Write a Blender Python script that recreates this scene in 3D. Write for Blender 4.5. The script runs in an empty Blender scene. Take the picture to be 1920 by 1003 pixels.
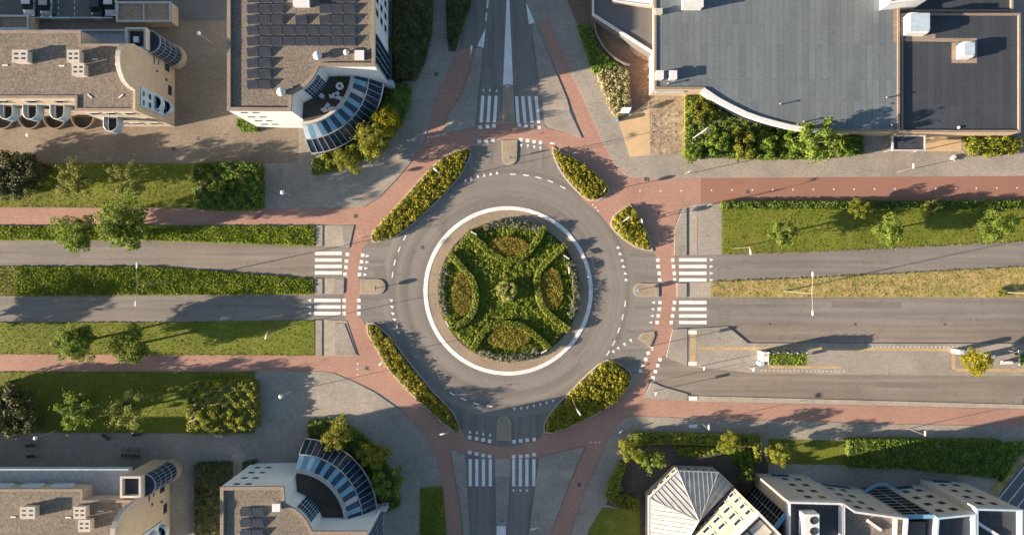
import bpy, math, random
import numpy as np
C = bpy.context.scene
COL = C.collection
R_ = math.radians
# ------------------------------------------------------------------ camera, sky, sun, exposure
H = 102.0                      # flying height in metres
S = 12.5                       # photo pixels per metre on the ground
cam_d = bpy.data.cameras.new('camera'); cam = bpy.data.objects.new('camera', cam_d); COL.objects.link(cam)
cam.location = (0, 0, H); cam.rotation_euler = (0, 0, 0)
cam_d.sensor_width = 36; cam_d.lens = 36 * H / (1920 / S); cam_d.clip_start = 1; cam_d.clip_end = 5000
C.camera = cam
SUN_EL, SUN_AZ = 13.0, 12.2    # the sun stands low, a little south of west
w = bpy.data.worlds.new('World'); C.world = w; w.use_nodes = True
bg = w.node_tree.nodes['Background']
sky = w.node_tree.nodes.new('ShaderNodeTexSky'); sky.sky_type = 'NISHITA'; sky.sun_disc = False
sky.sun_elevation = R_(SUN_EL); sky.sun_rotation = R_(270 - SUN_AZ); sky.air_density = 1.0; sky.dust_density = 1.0
w.node_tree.links.new(sky.outputs[0], bg.inputs[0]); bg.inputs[1].default_value = 0.058
sd = bpy.data.lights.new('sun', 'SUN'); sun = bpy.data.objects.new('sun', sd); COL.objects.link(sun)
sd.energy = 5.0; sd.angle = R_(0.5); sd.color = (1.0, 0.79, 0.585)
sun.rotation_euler = (R_(90 - SUN_EL), 0, R_(-90 - SUN_AZ)); sun.location = (-60, -12, 60)
# sun lamp points along local -Z; turn it so that light travels towards (+cos az, +sin az)
from mathutils import Vector
d = Vector((math.cos(R_(SUN_AZ)) * math.cos(R_(SUN_EL)), math.sin(R_(SUN_AZ)) * math.cos(R_(SUN_EL)), -math.sin(R_(SUN_EL))))
sun.rotation_euler = d.to_track_quat('-Z', 'Y').to_euler()
C.view_settings.view_transform = 'Standard'; C.view_settings.look = 'None'
C.view_settings.exposure = 1.92; C.view_settings.gamma = 1.0
C.cycles.max_bounces = 5; C.cycles.diffuse_bounces = 3; C.cycles.glossy_bounces = 2; C.cycles.transmission_bounces = 3
C.cycles.use_denoising = True
# ------------------------------------------------------------------ helpers
rng = np.random.default_rng(7)
random.seed(5)
def G(px, py, z=0.0):
    k = (H - z) / H / S
    return ((px - 960) * k, (501.5 - py) * k, z)
def G2(pts, z=0.0): return [G(a, b, z)[:2] for a, b in pts]
def area(p): return 0.5 * sum(p[i][0] * p[(i + 1) % len(p)][1] - p[(i + 1) % len(p)][0] * p[i][1] for i in range(len(p)))
def ccw(p): return list(p) if area(p) > 0 else list(p)[::-1]
def inset(p, d):
    p = ccw(p); n = len(p); out = []
    for i in range(n):
        a, b, c = np.array(p[i - 1]), np.array(p[i]), np.array(p[(i + 1) % n])
        u = (b - a) / np.linalg.norm(b - a); v = (c - b) / np.linalg.norm(c - b)
        n1 = np.array((-u[1], u[0])); n2 = np.array((-v[1], v[0]))
        m = n1 + n2; L = m @ m
        m = m * (2 / max(L, 0.7)) if L > 0 else n1
        out.append(tuple(b + m * d))
    return out
ORG = {}
class MB:
    def __init__(s): s.v = []; s.f = []; s.m = []; s.cur = 0
    def add(s, vs, fs):
        o = len(s.v); s.v += [tuple(q) for q in vs]
        for f in fs: s.f.append([i + o for i in f]); s.m.append(s.cur)
        return s
    def prism(s, p, z0, z1, top=True, bottom=False, sides=True):
        p = ccw(p); n = len(p)
        vs = [(x, y, z0) for x, y in p] + [(x, y, z1) for x, y in p]
        fs = [(i, (i + 1) % n, n + (i + 1) % n, n + i) for i in range(n)] if sides else []
        if top: fs.append(tuple(range(n, 2 * n)))
        if bottom: fs.append(tuple(range(n - 1, -1, -1)))
        return s.add(vs, fs)
    def ring(s, outer, inner, z0, z1):
        n = len(outer)
        vs = [(x, y, z0) for x, y in outer] + [(x, y, z1) for x, y in outer] + [(x, y, z0) for x, y in inner] + [(x, y, z1) for x, y in inner]
        fs = []
        for i in range(n):
            j = (i + 1) % n
            fs += [(i, j, n + j, n + i), (n + i, n + j, 3 * n + j, 3 * n + i), (3 * n + i, 3 * n + j, 2 * n + j, 2 * n + i)]
        return s.add(vs, fs)
    def strip(s, a, b, z0, z1):           # open wall between two polylines a and b
        n = len(a)
        vs = [(x, y, z0) for x, y in a] + [(x, y, z1) for x, y in a] + [(x, y, z0) for x, y in b] + [(x, y, z1) for x, y in b]
        fs = [(0, n, 3 * n, 2 * n), (n - 1, 3 * n - 1, 4 * n - 1, 2 * n - 1)]
        for i in range(n - 1):
            j = i + 1
            fs += [(i, j, n + j, n + i), (n + i, n + j, 3 * n + j, 3 * n + i), (3 * n + i, 3 * n + j, 2 * n + j, 2 * n + i)]
        return s.add(vs, fs)
    def box(s, x0, y0, z0, x1, y1, z1): return s.prism([(x0, y0), (x1, y0), (x1, y1), (x0, y1)], z0, z1, bottom=True)
    def obox(s, c, u, w_, d_, z0, z1):    # box centred on c, w_ along u, d_ across
        ux, uy = u; L = math.hypot(ux, uy); ux /= L; uy /= L
        q = [(c[0] + a * ux * w_ / 2 - b * uy * d_ / 2, c[1] + a * uy * w_ / 2 + b * ux * d_ / 2) for a, b in ((-1, -1), (1, -1), (1, 1), (-1, 1))]
        return s.prism(q, z0, z1, bottom=True)
    def tube(s, a, b, r0, r1=None, n=8, caps=True):
        r1 = r0 if r1 is None else r1
        a = Vector(a); b = Vector(b); t = (b - a).normalized(); x = t.orthogonal().normalized(); y = t.cross(x)
        vs = []
        for c, r in ((a, r0), (b, r1)):
            for i in range(n):
                q = c + (x * math.cos(2 * math.pi * i / n) + y * math.sin(2 * math.pi * i / n)) * r; vs.append(q[:])
        fs = [(i, (i + 1) % n, n + (i + 1) % n, n + i) for i in range(n)]
        if caps: fs += [tuple(range(n - 1, -1, -1)), tuple(range(n, 2 * n))]
        return s.add(vs, fs)
    def lathe(s, c, prof, n=16):
        vs = []; m = len(prof)
        for r, z in prof:
            for i in range(n): vs.append((c[0] + r * math.cos(2 * math.pi * i / n), c[1] + r * math.sin(2 * math.pi * i / n), c[2] + z))
        fs = [(k * n + i, k * n + (i + 1) % n, (k + 1) * n + (i + 1) % n, (k + 1) * n + i) for k in range(m - 1) for i in range(n)]
        if prof[0][0] > 0: fs.append(tuple(range(n - 1, -1, -1)))
        if prof[-1][0] > 0: fs.append(tuple(range((m - 1) * n, m * n)))
        return s.add(vs, fs)
    def ball(s, c, r, n=12, m=7, sz=1.0):
        return s.lathe(c, [(max(1e-4, r * math.sin(math.pi * k / m)), -r * sz * math.cos(math.pi * k / m)) for k in range(m + 1)], n)
    def build(s, name, mats, parent=None, smooth=False):
        me = bpy.data.meshes.new(name); o3 = ORG.get(parent.name, (0, 0, 0)) if parent else (0, 0, 0)
        me.from_pydata([(x - o3[0], y - o3[1], z - o3[2]) for x, y, z in s.v], [], s.f)
        for m in (mats if isinstance(mats, (list, tuple)) else [mats]): me.materials.append(m)
        if any(s.m): me.polygons.foreach_set('material_index', s.m)
        if smooth: me.polygons.foreach_set('use_smooth', [True] * len(me.polygons))
        me.update()
        ob = bpy.data.objects.new(name, me); COL.objects.link(ob)
        if parent: ob.parent = parent; ORG[ob.name] = o3
        return ob
def tag(o, label=None, cat=None, group=None, kind=None):
    if label: o['label'] = label
    if cat: o['category'] = cat
    if group: o['group'] = group
    if kind: o['kind'] = kind
    return o
def thing(name, label, cat, loc=(0, 0, 0), group=None):
    o = bpy.data.objects.new(name, None); COL.objects.link(o); o.location = loc; ORG[o.name] = tuple(loc); o.empty_display_size = .3
    return tag(o, label, cat, group)
def copy_tree(o, parent=None):
    c = o.copy(); COL.objects.link(c)
    if parent: c.parent = parent
    for ch in list(o.children): copy_tree(ch, c)
    return c
# ------------------------------------------------------------------ materials
def nodes(name):
    m = bpy.data.materials.new(name); m.use_nodes = True; nt = m.node_tree
    return m, nt, nt.nodes['Principled BSDF'], nt.nodes['Material Output']
def N(nt, t, **kw):
    n = nt.nodes.new(t)
    for k, v in kw.items(): setattr(n, k, v)
    return n
def mixc(nt, fac, a, b, mode='MIX'):
    n = N(nt, 'ShaderNodeMix', data_type='RGBA', blend_type=mode)
    for i, v in ((0, fac), (6, a), (7, b)):
        if hasattr(v, 'is_linked'): nt.links.new(v, n.inputs[i])
        elif i: n.inputs[i].default_value = (*v, 1)
        else: n.inputs[i].default_value = v
    return n.outputs[2]
def noise(nt, vec, scale, detail=3, rough=.55):
    n = N(nt, 'ShaderNodeTexNoise'); n.inputs['Scale'].default_value = scale; n.inputs['Detail'].default_value = detail; n.inputs['Roughness'].default_value = rough
    nt.links.new(vec, n.inputs['Vector']); return n.outputs[0]
def ramp(nt, fac, stops):
    r = N(nt, 'ShaderNodeValToRGB'); e = r.color_ramp.elements
    while len(e) < len(stops): e.new(.5)
    for q, (p, c) in zip(e, stops): q.position = p; q.color = (*c, 1) if len(c) == 3 else c
    nt.links.new(fac, r.inputs[0]); return r.outputs[0]
def grey(v): return (v, v, v)
def M(name, c1, c2, scale=3.0, scale2=.12, amp=.18, rough=.9, metal=0.0, bump=0.0, spec=.25, bscale=None, extra=None, lo=.35, hi=.65):
    m, nt, b, out = nodes(name)
    tc = N(nt, 'ShaderNodeTexCoord'); vec = tc.outputs['Object']
    n1 = noise(nt, vec, scale, 4); col = ramp(nt, n1, [(lo, c1), (hi, c2)])
    n2 = noise(nt, vec, scale2, 3); sh = ramp(nt, n2, [(.3, grey(1 - amp)), (.7, grey(1 + amp * .6))])
    col = mixc(nt, 1.0, col, sh, 'MULTIPLY')
    if extra: col = extra(nt, vec, col)
    nt.links.new(col, b.inputs['Base Color']); b.inputs['Roughness'].default_value = rough; b.inputs['Metallic'].default_value = metal
    b.inputs['Specular IOR Level'].default_value = spec
    if bump:
        bn = N(nt, 'ShaderNodeBump'); bn.inputs['Strength'].default_value = bump; bn.inputs['Distance'].default_value = .05
        nt.links.new(noise(nt, vec, bscale or scale * 1.6, 3), bn.inputs['Height']); nt.links.new(bn.outputs[0], b.inputs['Normal'])
    return m
def bricks(bw, bh, mort=.02, dark=.75, rot=0, off=.5, var=.12, jitter=None):
    def f(nt, vec, col):
        mp = N(nt, 'ShaderNodeMapping'); mp.inputs['Rotation'].default_value = (0, 0, rot); nt.links.new(vec, mp.inputs['Vector'])
        t = N(nt, 'ShaderNodeTexBrick'); t.offset = off; t.inputs['Scale'].default_value = 1; t.inputs['Brick Width'].default_value = bw; t.inputs['Row Height'].default_value = bh
        t.inputs['Mortar Size'].default_value = mort; t.inputs['Mortar Smooth'].default_value = .3
        t.inputs['Color1'].default_value = (1 - var, 1 - var, 1 - var, 1); t.inputs['Color2'].default_value = (1 + var * .5, 1 + var * .5, 1 + var * .5, 1); t.inputs['Mortar'].default_value = (dark, dark, dark, 1)
        nt.links.new(mp.outputs[0], t.inputs['Vector'])
        return mixc(nt, 1.0, col, t.outputs[0], 'MULTIPLY')
    return f
def stains(nt, vec, col, scale=.5, lo=.6, hi=.72, c=(.75, .75, .75)):
    return mixc(nt, 1.0, col, ramp(nt, noise(nt, vec, scale, 5, .7), [(lo, (1, 1, 1)), (hi, c)]), 'MULTIPLY')
def lanes(nt, vec, col):
    """wheel tracks: darker and lighter bands that follow the lanes and the circle"""
    sx = N(nt, 'ShaderNodeSeparateXYZ'); nt.links.new(vec, sx.inputs[0])
    cx, cy = -0.56, -3.48
    def m(op, a, b=None):
        n = N(nt, 'ShaderNodeMath', operation=op)
        for i, v in ((0, a), (1, b)):
            if v is None: continue
            if hasattr(v, 'is_linked'): nt.links.new(v, n.inputs[i])
            else: n.inputs[i].default_value = v
        return n.outputs[0]
    X = m('SUBTRACT', sx.outputs[0], cx); Y = m('SUBTRACT', sx.outputs[1], cy)
    r = m('SQRT', m('ADD', m('MULTIPLY', X, X), m('MULTIPLY', Y, Y)))
    inside = m('LESS_THAN', r, 19.0); ew = m('GREATER_THAN', m('ABSOLUTE', X), m('ABSOLUTE', Y))
    t2 = m('ADD', m('MULTIPLY', ew, Y), m('MULTIPLY', m('SUBTRACT', 1.0, ew), X))
    l2 = m('ADD', m('MULTIPLY', ew, X), m('MULTIPLY', m('SUBTRACT', 1.0, ew), Y))
    t = m('ADD', m('MULTIPLY', inside, r), m('MULTIPLY', m('SUBTRACT', 1.0, inside), t2))
    cv = N(nt, 'ShaderNodeCombineXYZ'); nt.links.new(m('MULTIPLY', t, 1.1), cv.inputs[0]); nt.links.new(m('MULTIPLY', l2, .03), cv.inputs[1])
    col = mixc(nt, 1.0, col, ramp(nt, noise(nt, cv.outputs[0], 1.0, 4, .6), [(.36, grey(.80)), (.64, grey(1.1))]), 'MULTIPLY')
    return stains(nt, vec, col, .35, .56, .72, (.84, .84, .86))
def cracks(nt, vec, col, scale=.16, dark=.86):
    """thin tar lines, cracks and small oil drips"""
    wv = N(nt, 'ShaderNodeMix', data_type='VECTOR'); wv.inputs[0].default_value = .06; nt.links.new(vec, wv.inputs[4])
    nz = N(nt, 'ShaderNodeTexNoise'); nz.inputs['Scale'].default_value = .6; nt.links.new(vec, nz.inputs['Vector']); ml = N(nt, 'ShaderNodeVectorMath', operation='SCALE'); ml.inputs['Scale'].default_value = 30; nt.links.new(nz.outputs['Color'], ml.inputs[0]); nt.links.new(ml.outputs[0], wv.inputs[5])
    vo = N(nt, 'ShaderNodeTexVoronoi', feature='DISTANCE_TO_EDGE'); vo.inputs['Scale'].default_value = scale; nt.links.new(wv.outputs[1], vo.inputs['Vector'])
    col = mixc(nt, 1.0, col, ramp(nt, vo.outputs[0], [(.0, grey(dark)), (.012, grey(1))]), 'MULTIPLY')
    v2 = N(nt, 'ShaderNodeTexVoronoi'); v2.inputs['Scale'].default_value = .55; nt.links.new(vec, v2.inputs['Vector'])
    col = mixc(nt, 1.0, col, ramp(nt, v2.outputs[0], [(.05, grey(.8)), (.13, grey(1))]), 'MULTIPLY')
    return mixc(nt, 1.0, col, ramp(nt, noise(nt, vec, 2.2, 6, .75), [(.35, grey(.93)), (.65, grey(1.06))]), 'MULTIPLY')
MAT = {}
def mk(key, *a, **k): MAT[key] = M(key, *a, **k); return MAT[key]
mk('asphalt', (.185, .173, .16), (.232, .217, .20), 7, .06, .12, extra=lambda nt, v, c: cracks(nt, v, lanes(nt, v, c)), bump=.2, bscale=14)
mk('asphalt_grey', (.12, .12, .125), (.15, .15, .15), 6, .1, .12, bump=.2, bscale=14)
mk('asphalt_patch', (.155, .145, .133), (.195, .182, .168), 8, .3, .1)
mk('bus_lane', (.195, .172, .148), (.245, .217, .188), 7, .1, .12, extra=lambda nt, v, c: cracks(nt, v, lanes(nt, v, c)))
mk('red_path', (.335, .20, .158), (.405, .25, .20), 7, .15, .12, extra=lambda nt, v, c: stains(nt, v, bricks(.4, .2, .02, .8)(nt, v, c), .6, .58, .72, (.82, .84, .86)))
mk('red_asphalt', (.25, .135, .103), (.29, .16, .124), 9, .1, .08, extra=lambda nt, v, c: stains(nt, v, c, .25, .6, .75, (.85, .87, .9)))
mk('pavers', (.255, .235, .205), (.35, .322, .283), 5, .12, .2, extra=lambda nt, v, c: stains(nt, v, bricks(.6, .3, .03, .9, off=.5, var=.08)(nt, v, stains(nt, v, c, 1.6, .6, .74, (.84, .84, .86))), .5, .52, .72, (.82, .82, .83)), bump=.2)
mk('light_slab', (.33, .295, .245), (.39, .35, .30), 5, .2, .1, extra=bricks(.6, .6, .03, .85, off=0))
mk('plaza', (.205, .172, .135), (.275, .232, .185), 5, .1, .22, extra=lambda nt, v, c: stains(nt, v, bricks(.45, .22, .025, .85)(nt, v, c), .4, .55, .72, (.8, .8, .82)), bump=.2)
mk('brown_brick', (.165, .115, .085), (.25, .175, .13), 5, .15, .2, extra=bricks(.4, .2, .02, .8))
mk('gravel_plaza', (.24, .19, .13), (.42, .34, .25), 1.6, .3, .25, bump=.4, extra=lambda nt, v, c: stains(nt, v, c, 1.1, .55, .68, (.55, .56, .5)))
mk('sand_plaza', (.46, .33, .19), (.55, .41, .25), 7, .3, .1)
mk('apron', (.27, .22, .165), (.345, .285, .22), 8, .2, .15, extra=bricks(.3, .3, .03, .8), bump=.4)
mk('refuge', (.29, .24, .17), (.36, .30, .22), 8, .4, .15, extra=bricks(.3, .3, .03, .85))
mk('paint', (.62, .62, .61), (.80, .80, .79), 5, .4, .1, rough=.7, extra=lambda nt, v, c: stains(nt, v, stains(nt, v, c, 1.2, .55, .75, (.8, .79, .77)), 4.5, .58, .68, (.5, .47, .44)))
mk('ochre_paint', (.38, .28, .15), (.46, .345, .2), 4, .5, .15)
mk('grass', (.085, .12, .010), (.165, .19, .028), 3.6, .11, .25, bump=.5, bscale=9, lo=.3, hi=.7, extra=lambda nt, v, c: mixc(nt, ramp(nt, noise(nt, v, .35, 5, .65), [(.5, grey(0)), (.78, grey(.55))]), c, (.27, .225, .07)))
mk('dry_grass', (.22, .20, .06), (.42, .32, .14), 1.1, .15, .2, bump=.35, bscale=9, extra=lambda nt, v, c: stains(nt, v, c, .4, .5, .7, (.62, .82, .5)))
mk('soil', (.055, .045, .03), (.11, .085, .055), 5, .3, .2, bump=.6)
mk('garden_floor', (.06, .054, .048), (.105, .09, .078), 4, .3, .25, bump=.4)
mk('gravel_roof', (.11, .095, .078), (.235, .207, .175), 3.2, .2, .14, bump=.8, bscale=5, lo=.3, hi=.7)
mk('bitumen', (.12, .147, .163), (.15, .177, .193), 4, .1, .1, rough=.75, extra=lambda nt, v, c: stains(nt, v, stains(nt, v, bricks(8.0, .92, .035, .66, R_(90), .37, .13)(nt, v, c), .2, .6, .78, (1.16, 1.14, 1.1)), .12, .55, .75, (.86, .87, .88)))
mk('bitumen_dark', (.042, .050, .064), (.056, .065, .082), 4, .15, .12, rough=.75, extra=lambda nt, v, c: stains(nt, v, bricks(12.0, 1.0, .035, .75, R_(90), .3, .14)(nt, v, c), .25, .55, .75, (1.2, 1.18, 1.15)))
mk('roof_tile_pads', (.25, .20, .16), (.31, .255, .2), 4, .3, .1, extra=bricks(.5, .5, .03, .75, off=0))
mk('white_wall', (.68, .71, .74), (.74, .765, .79), 1.5, .3, .05, rough=.8)
mk('cream_wall', (.40, .345, .275), (.46, .40, .325), 3, .3, .08, rough=.9)
mk('grey_wall', (.40, .37, .34), (.45, .415, .38), 2, .3, .06, rough=.9)
mk('tan_brick', (.42, .335, .235), (.52, .42, .305), 5, .3, .1)
mk('parapet', (.20, .165, .135), (.27, .225, .185), 4, .5, .1)
mk('stone_cap', (.42, .395, .355), (.50, .475, .43), 4, .5, .1)
mk('white_metal', (.56, .57, .58), (.64, .65, .66), 2, .5, .05, rough=.45, spec=.5)
mk('grey_metal', (.30, .32, .34), (.38, .40, .42), 2, .5, .05, rough=.5, metal=.3)
mk('pole_grey', (.22, .20, .18), (.30, .28, .25), 3, .5, .05, rough=.5, metal=.2)
mk('steel', (.42, .42, .42), (.5, .5, .5), 3, .5, .05, rough=.45, metal=.6)
mk('dark_metal', (.03, .033, .038), (.05, .053, .06), 2, .5, .05, rough=.5)
mk('blue_metal', (.13, .29, .43), (.18, .36, .5), 2, .5, .05, rough=.5)
mk('zinc', (.29, .31, .325), (.36, .38, .395), 1.2, .3, .1, rough=.5, metal=.15, spec=.4)
mk('solar', (.028, .033, .045), (.04, .046, .06), 3, .5, .08, rough=.25, spec=.5)
mk('blue_shade', (.11, .25, .37), (.15, .32, .45), 2, .4, .1, rough=.35, spec=.5)
mk('pale_blue', (.36, .46, .54), (.44, .54, .62), 2, .4, .1, rough=.4)
mk('drain_iron', (.07, .065, .06), (.11, .10, .095), 8, .5, .1, rough=.6)
mk('wood', (.30, .18, .08), (.40, .25, .12), 6, .5, .1)
mk('bark', (.09, .07, .05), (.14, .11, .08), 6, .5, .1)
mk('rubber', (.015, .015, .016), (.03, .03, .03), 5, .5, .1)
mk('sign_red', (.45, .04, .03), (.5, .05, .04), 3, .5, .05, rough=.5)
mk('sign_blue', (.05, .16, .42), (.07, .19, .46), 3, .5, .05, rough=.5)
mk('flag_cloth', (.60, .30, .22), (.75, .55, .45), 2.5, .5, .1)
def glass(key, c, rough=.08, spec=.6):
    m, nt, b, out = nodes(key); b.inputs['Base Color'].default_value = (*c, 1); b.inputs['Roughness'].default_value = rough; b.inputs['Specular IOR Level'].default_value = spec
    tc = N(nt, 'ShaderNodeTexCoord'); n = noise(nt, tc.outputs['Object'], .6, 3)
    nt.links.new(ramp(nt, n, [(.3, tuple(v * .7 for v in c)), (.7, tuple(v * 1.5 for v in c))]), b.inputs['Base Color']); MAT[key] = m
glass('glass', (.02, .028, .036)); glass('glass_blue', (.012, .034, .07), .1, .35); glass('glass_black', (.006, .008, .010), .12, .3); glass('lamp_glass', (.75, .75, .72), .3)
def paintm(key, c):
    m, nt, b, out = nodes(key); b.inputs['Base Color'].default_value = (*c, 1); b.inputs['Roughness'].default_value = .35; b.inputs['Coat Weight'].default_value = .6; b.inputs['Coat Roughness'].default_value = .1; MAT[key] = m
paintm('car_white', (.62, .63, .64)); paintm('car_silver', (.33, .34, .36)); paintm('car_black', (.012, .014, .02)); paintm('car_pale', (.55, .58, .62))
def leafm(key, cols, trans=.25, clump=.9):
    m, nt, b, out = nodes(key)
    ge = N(nt, 'ShaderNodeNewGeometry'); tc = N(nt, 'ShaderNodeTexCoord'); oi = N(nt, 'ShaderNodeObjectInfo')
    n = noise(nt, tc.outputs['Object'], clump, 2)
    a = N(nt, 'ShaderNodeMath', operation='MULTIPLY_ADD'); nt.links.new(ge.outputs['Random Per Island'], a.inputs[0]); a.inputs[1].default_value = .55; 
    s2 = N(nt, 'ShaderNodeMath', operation='MULTIPLY_ADD'); nt.links.new(n, s2.inputs[0]); s2.inputs[1].default_value = 1.3; s2.inputs[2].default_value = -.42
    nt.links.new(s2.outputs[0], a.inputs[2])
    col = ramp(nt, a.outputs[0], [(i / max(1, len(cols) - 1), c) for i, c in enumerate(cols)])
    hv = N(nt, 'ShaderNodeHueSaturation'); nt.links.new(col, hv.inputs['Color'])
    v = N(nt, 'ShaderNodeMapRange'); nt.links.new(oi.outputs['Random'], v.inputs[0]); v.inputs[3].default_value = .85; v.inputs[4].default_value = 1.15; nt.links.new(v.outputs[0], hv.inputs['Value'])
    nt.links.new(hv.outputs[0], b.inputs['Base Color']); b.inputs['Roughness'].default_value = .65; b.inputs['Specular IOR Level'].default_value = .25
    tr = N(nt, 'ShaderNodeBsdfTranslucent'); nt.links.new(hv.outputs[0], tr.inputs[0]); mx = N(nt, 'ShaderNodeMixShader'); mx.inputs[0].default_value = trans
    nt.links.new(b.outputs[0], mx.inputs[1]); nt.links.new(tr.outputs[0], mx.inputs[2]); nt.links.new(mx.outputs[0], out.inputs[0]); MAT[key] = m
leafm('leaf_green', [(0.058, 0.113, 0.016), (0.128, 0.212, 0.027), (0.257, 0.348, 0.054)], .35)
leafm('leaf_tree', [(0.068, 0.124, 0.021), (0.148, 0.218, 0.034), (0.296, 0.364, 0.072)], .4)
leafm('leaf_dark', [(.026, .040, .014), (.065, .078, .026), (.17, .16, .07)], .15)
leafm('leaf_lime', [(.09, .13, .014), (.19, .215, .028), (.33, .33, .05)], .4)
leafm('leaf_yellow', [(.14, .16, .010), (.29, .28, .016), (.44, .40, .03)], .4)
leafm('leaf_gold', [(.095, .115, .012), (.235, .23, .022), (.43, .38, .032)], .3, 1.4)
leafm('leaf_goldgreen', [(.085, .12, .016), (.20, .22, .03), (.38, .36, .05)], .35, 1.4)
leafm('leaf_hedge', [(.09, .13, .016), (.20, .245, .032), (.36, .38, .06)], .35, 1.2)
leafm('leaf_russet', [(.13, .13, .018), (.225, .19, .026), (.34, .26, .035)], .25, 1.2)
leafm('leaf_centre', [(.17, .21, .05), (.28, .31, .09), (.42, .43, .15)], .3, 1.4)
leafm('leaf_island', [(.085, .13, .014), (.18, .235, .026), (.32, .36, .05)], .35, 1.1)
leafm('leaf_lavender', [(.10, .12, .055), (.155, .165, .11), (.21, .205, .17)], .15, 1.5)
leafm('leaf_pale', [(.13, .13, .04), (.30, .28, .13), (.52, .46, .27)], .2, 1.5)
leafm('leaf_sage', [(.085, .12, .026), (.18, .21, .05), (.33, .34, .10)], .35)
leafm('leaf_cover', [(0.100, 0.157, 0.014), (0.199, 0.274, 0.025), (0.386, 0.439, 0.063)], .3, .5)
leafm('leaf_lawn', [(.10, .115, .012), (.16, .165, .022), (.24, .22, .04)], .3, .3)
leafm('leaf_dry', [(.15, .14, .045), (.29, .23, .09), (.46, .36, .16)], .25, .4)
# ------------------------------------------------------------------ foliage meshes
def leaf_mesh(name, P, Nn, size, mats, core=None):
    n = len(P); Nn = Nn / (np.linalg.norm(Nn, axis=1, keepdims=True) + 1e-9)
    r = rng.normal(size=(n, 3)); T = r - (r * Nn).sum(1, keepdims=True) * Nn; T /= (np.linalg.norm(T, axis=1, keepdims=True) + 1e-9); B = np.cross(Nn, T)
    a = (size * rng.uniform(.75, 1.3, n))[:, None]; b = a * rng.uniform(.5, .8, (n, 1))
    bend = Nn * a * rng.uniform(-.25, .1, (n, 1))
    V = np.stack([P - T * a, P - B * b + bend, P + T * a, P + B * b + bend], 1).reshape(-1, 3)
    nv = len(V); F = np.arange(nv).reshape(-1, 4); me = bpy.data.meshes.new(name)
    cv, cf = (core.v, core.f) if core else ([], [])
    allv = np.concatenate([V, np.array(cv, float).reshape(-1, 3)]) if cv else V
    loops = np.concatenate([F.ravel(), np.array([i + nv for f in cf for i in f], int)]).astype(np.int32)
    counts = np.array([4] * n + [len(f) for f in cf], np.int32)
    me.vertices.add(len(allv)); me.vertices.foreach_set('co', allv.astype(np.float32).ravel())
    me.loops.add(len(loops)); me.loops.foreach_set('vertex_index', loops)
    me.polygons.add(len(counts)); me.polygons.foreach_set('loop_start', np.concatenate([[0], np.cumsum(counts)[:-1]]).astype(np.int32)); me.polygons.foreach_set('loop_total', counts)
    for m in mats: me.materials.append(m)
    if cv: me.polygons.foreach_set('material_index', np.array([0] * n + [1] * len(cf), np.int32))
    me.update(calc_edges=True); me.validate(); return me
def unit(n):
    v = rng.normal(size=(n, 3)); return v / np.linalg.norm(v, axis=1, keepdims=True)
def in_poly(P, x, y):
    c = np.zeros(len(x), bool); n = len(P)
    for i in range(n):
        x0, y0 = P[i]; x1, y1 = P[(i + 1) % n]
        k = ((y0 > y) != (y1 > y)) & (x < (x1 - x0) * (y - y0) / (y1 - y0 + 1e-12) + x0); c ^= k
    return c
def scatter(P, n):
    P = np.array(P); lo = P.min(0); hi = P.max(0); out = np.zeros((0, 2))
    while len(out) < n:
        q = rng.uniform(lo, hi, (max(64, n * 2), 2)); out = np.concatenate([out, q[in_poly(P, q[:, 0], q[:, 1])]])
    return out[:n]
def edge_pts(P, n):
    P = np.array(P); Q = np.roll(P, -1, 0); L = np.linalg.norm(Q - P, axis=1); k = rng.choice(len(P), n, p=L / L.sum()); t = rng.random((n, 1))
    d = (Q - P)[k] / L[k][:, None]; return P[k] + (Q - P)[k] * t, np.stack([d[:, 1], -d[:, 0]], 1)
def bumps(xy, f, ph=0):
    x, y = xy[:, 0], xy[:, 1]
    return (np.sin(x * f + ph) * np.cos(y * f * 1.13 + 1.7 * ph) + .6 * np.sin(x * f * 2.3 + y * f * 1.9 + ph) + .4 * np.cos(y * f * 3.1 - x * f * 2.6)) / 2
def hedge(name, label, cat, px, h, leaf='leaf_green', dens=55, size=.13, group=None, zt=None, rough=.10, world=False):
    P = ccw(px if world else G2(px, h if zt is None else zt)); A = area(P)
    n = int(A * dens); Q = scatter(P, n); ph = rng.uniform(0, 6)
    zt_ = h + rough * bumps(Q, 1.6, ph) + rng.uniform(-.14, .05, n) * min(1, h)
    P1 = np.column_stack([Q, zt_]); N1 = np.column_stack([rng.normal(0, .55, (n, 2)), np.ones(n)])
    per = sum(math.dist(P[i], P[i - 1]) for i in range(len(P))); ns = int(per * h * dens * .75)
    E, En = edge_pts(P, ns); z = rng.uniform(.02, h, ns)
    P2 = np.column_stack([E + En * rng.uniform(-.12, .07 + rough * .6, (ns, 1)), z]); N2 = np.column_stack([En, np.full(ns, .4)]) + rng.normal(0, .4, (ns, 3))
    core = MB(); ins = inset(P, min(.12, .2 * math.sqrt(A))); core.prism(ins, 0.0, max(.05, h - .15))
    c = np.array(P).mean(0); off = np.array([c[0], c[1], 0])
    core.v = [(a - c[0], b - c[1], z_) for a, b, z_ in core.v]
    me = leaf_mesh(name, np.concatenate([P1, P2]) - off, np.concatenate([N1, N2]), np.full(n + ns, size), [MAT[leaf], MAT['leaf_dark']], core)
    o = bpy.data.objects.new(name, me); COL.objects.link(o); o.location = (c[0], c[1], 0); return tag(o, label, cat, group)
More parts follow.
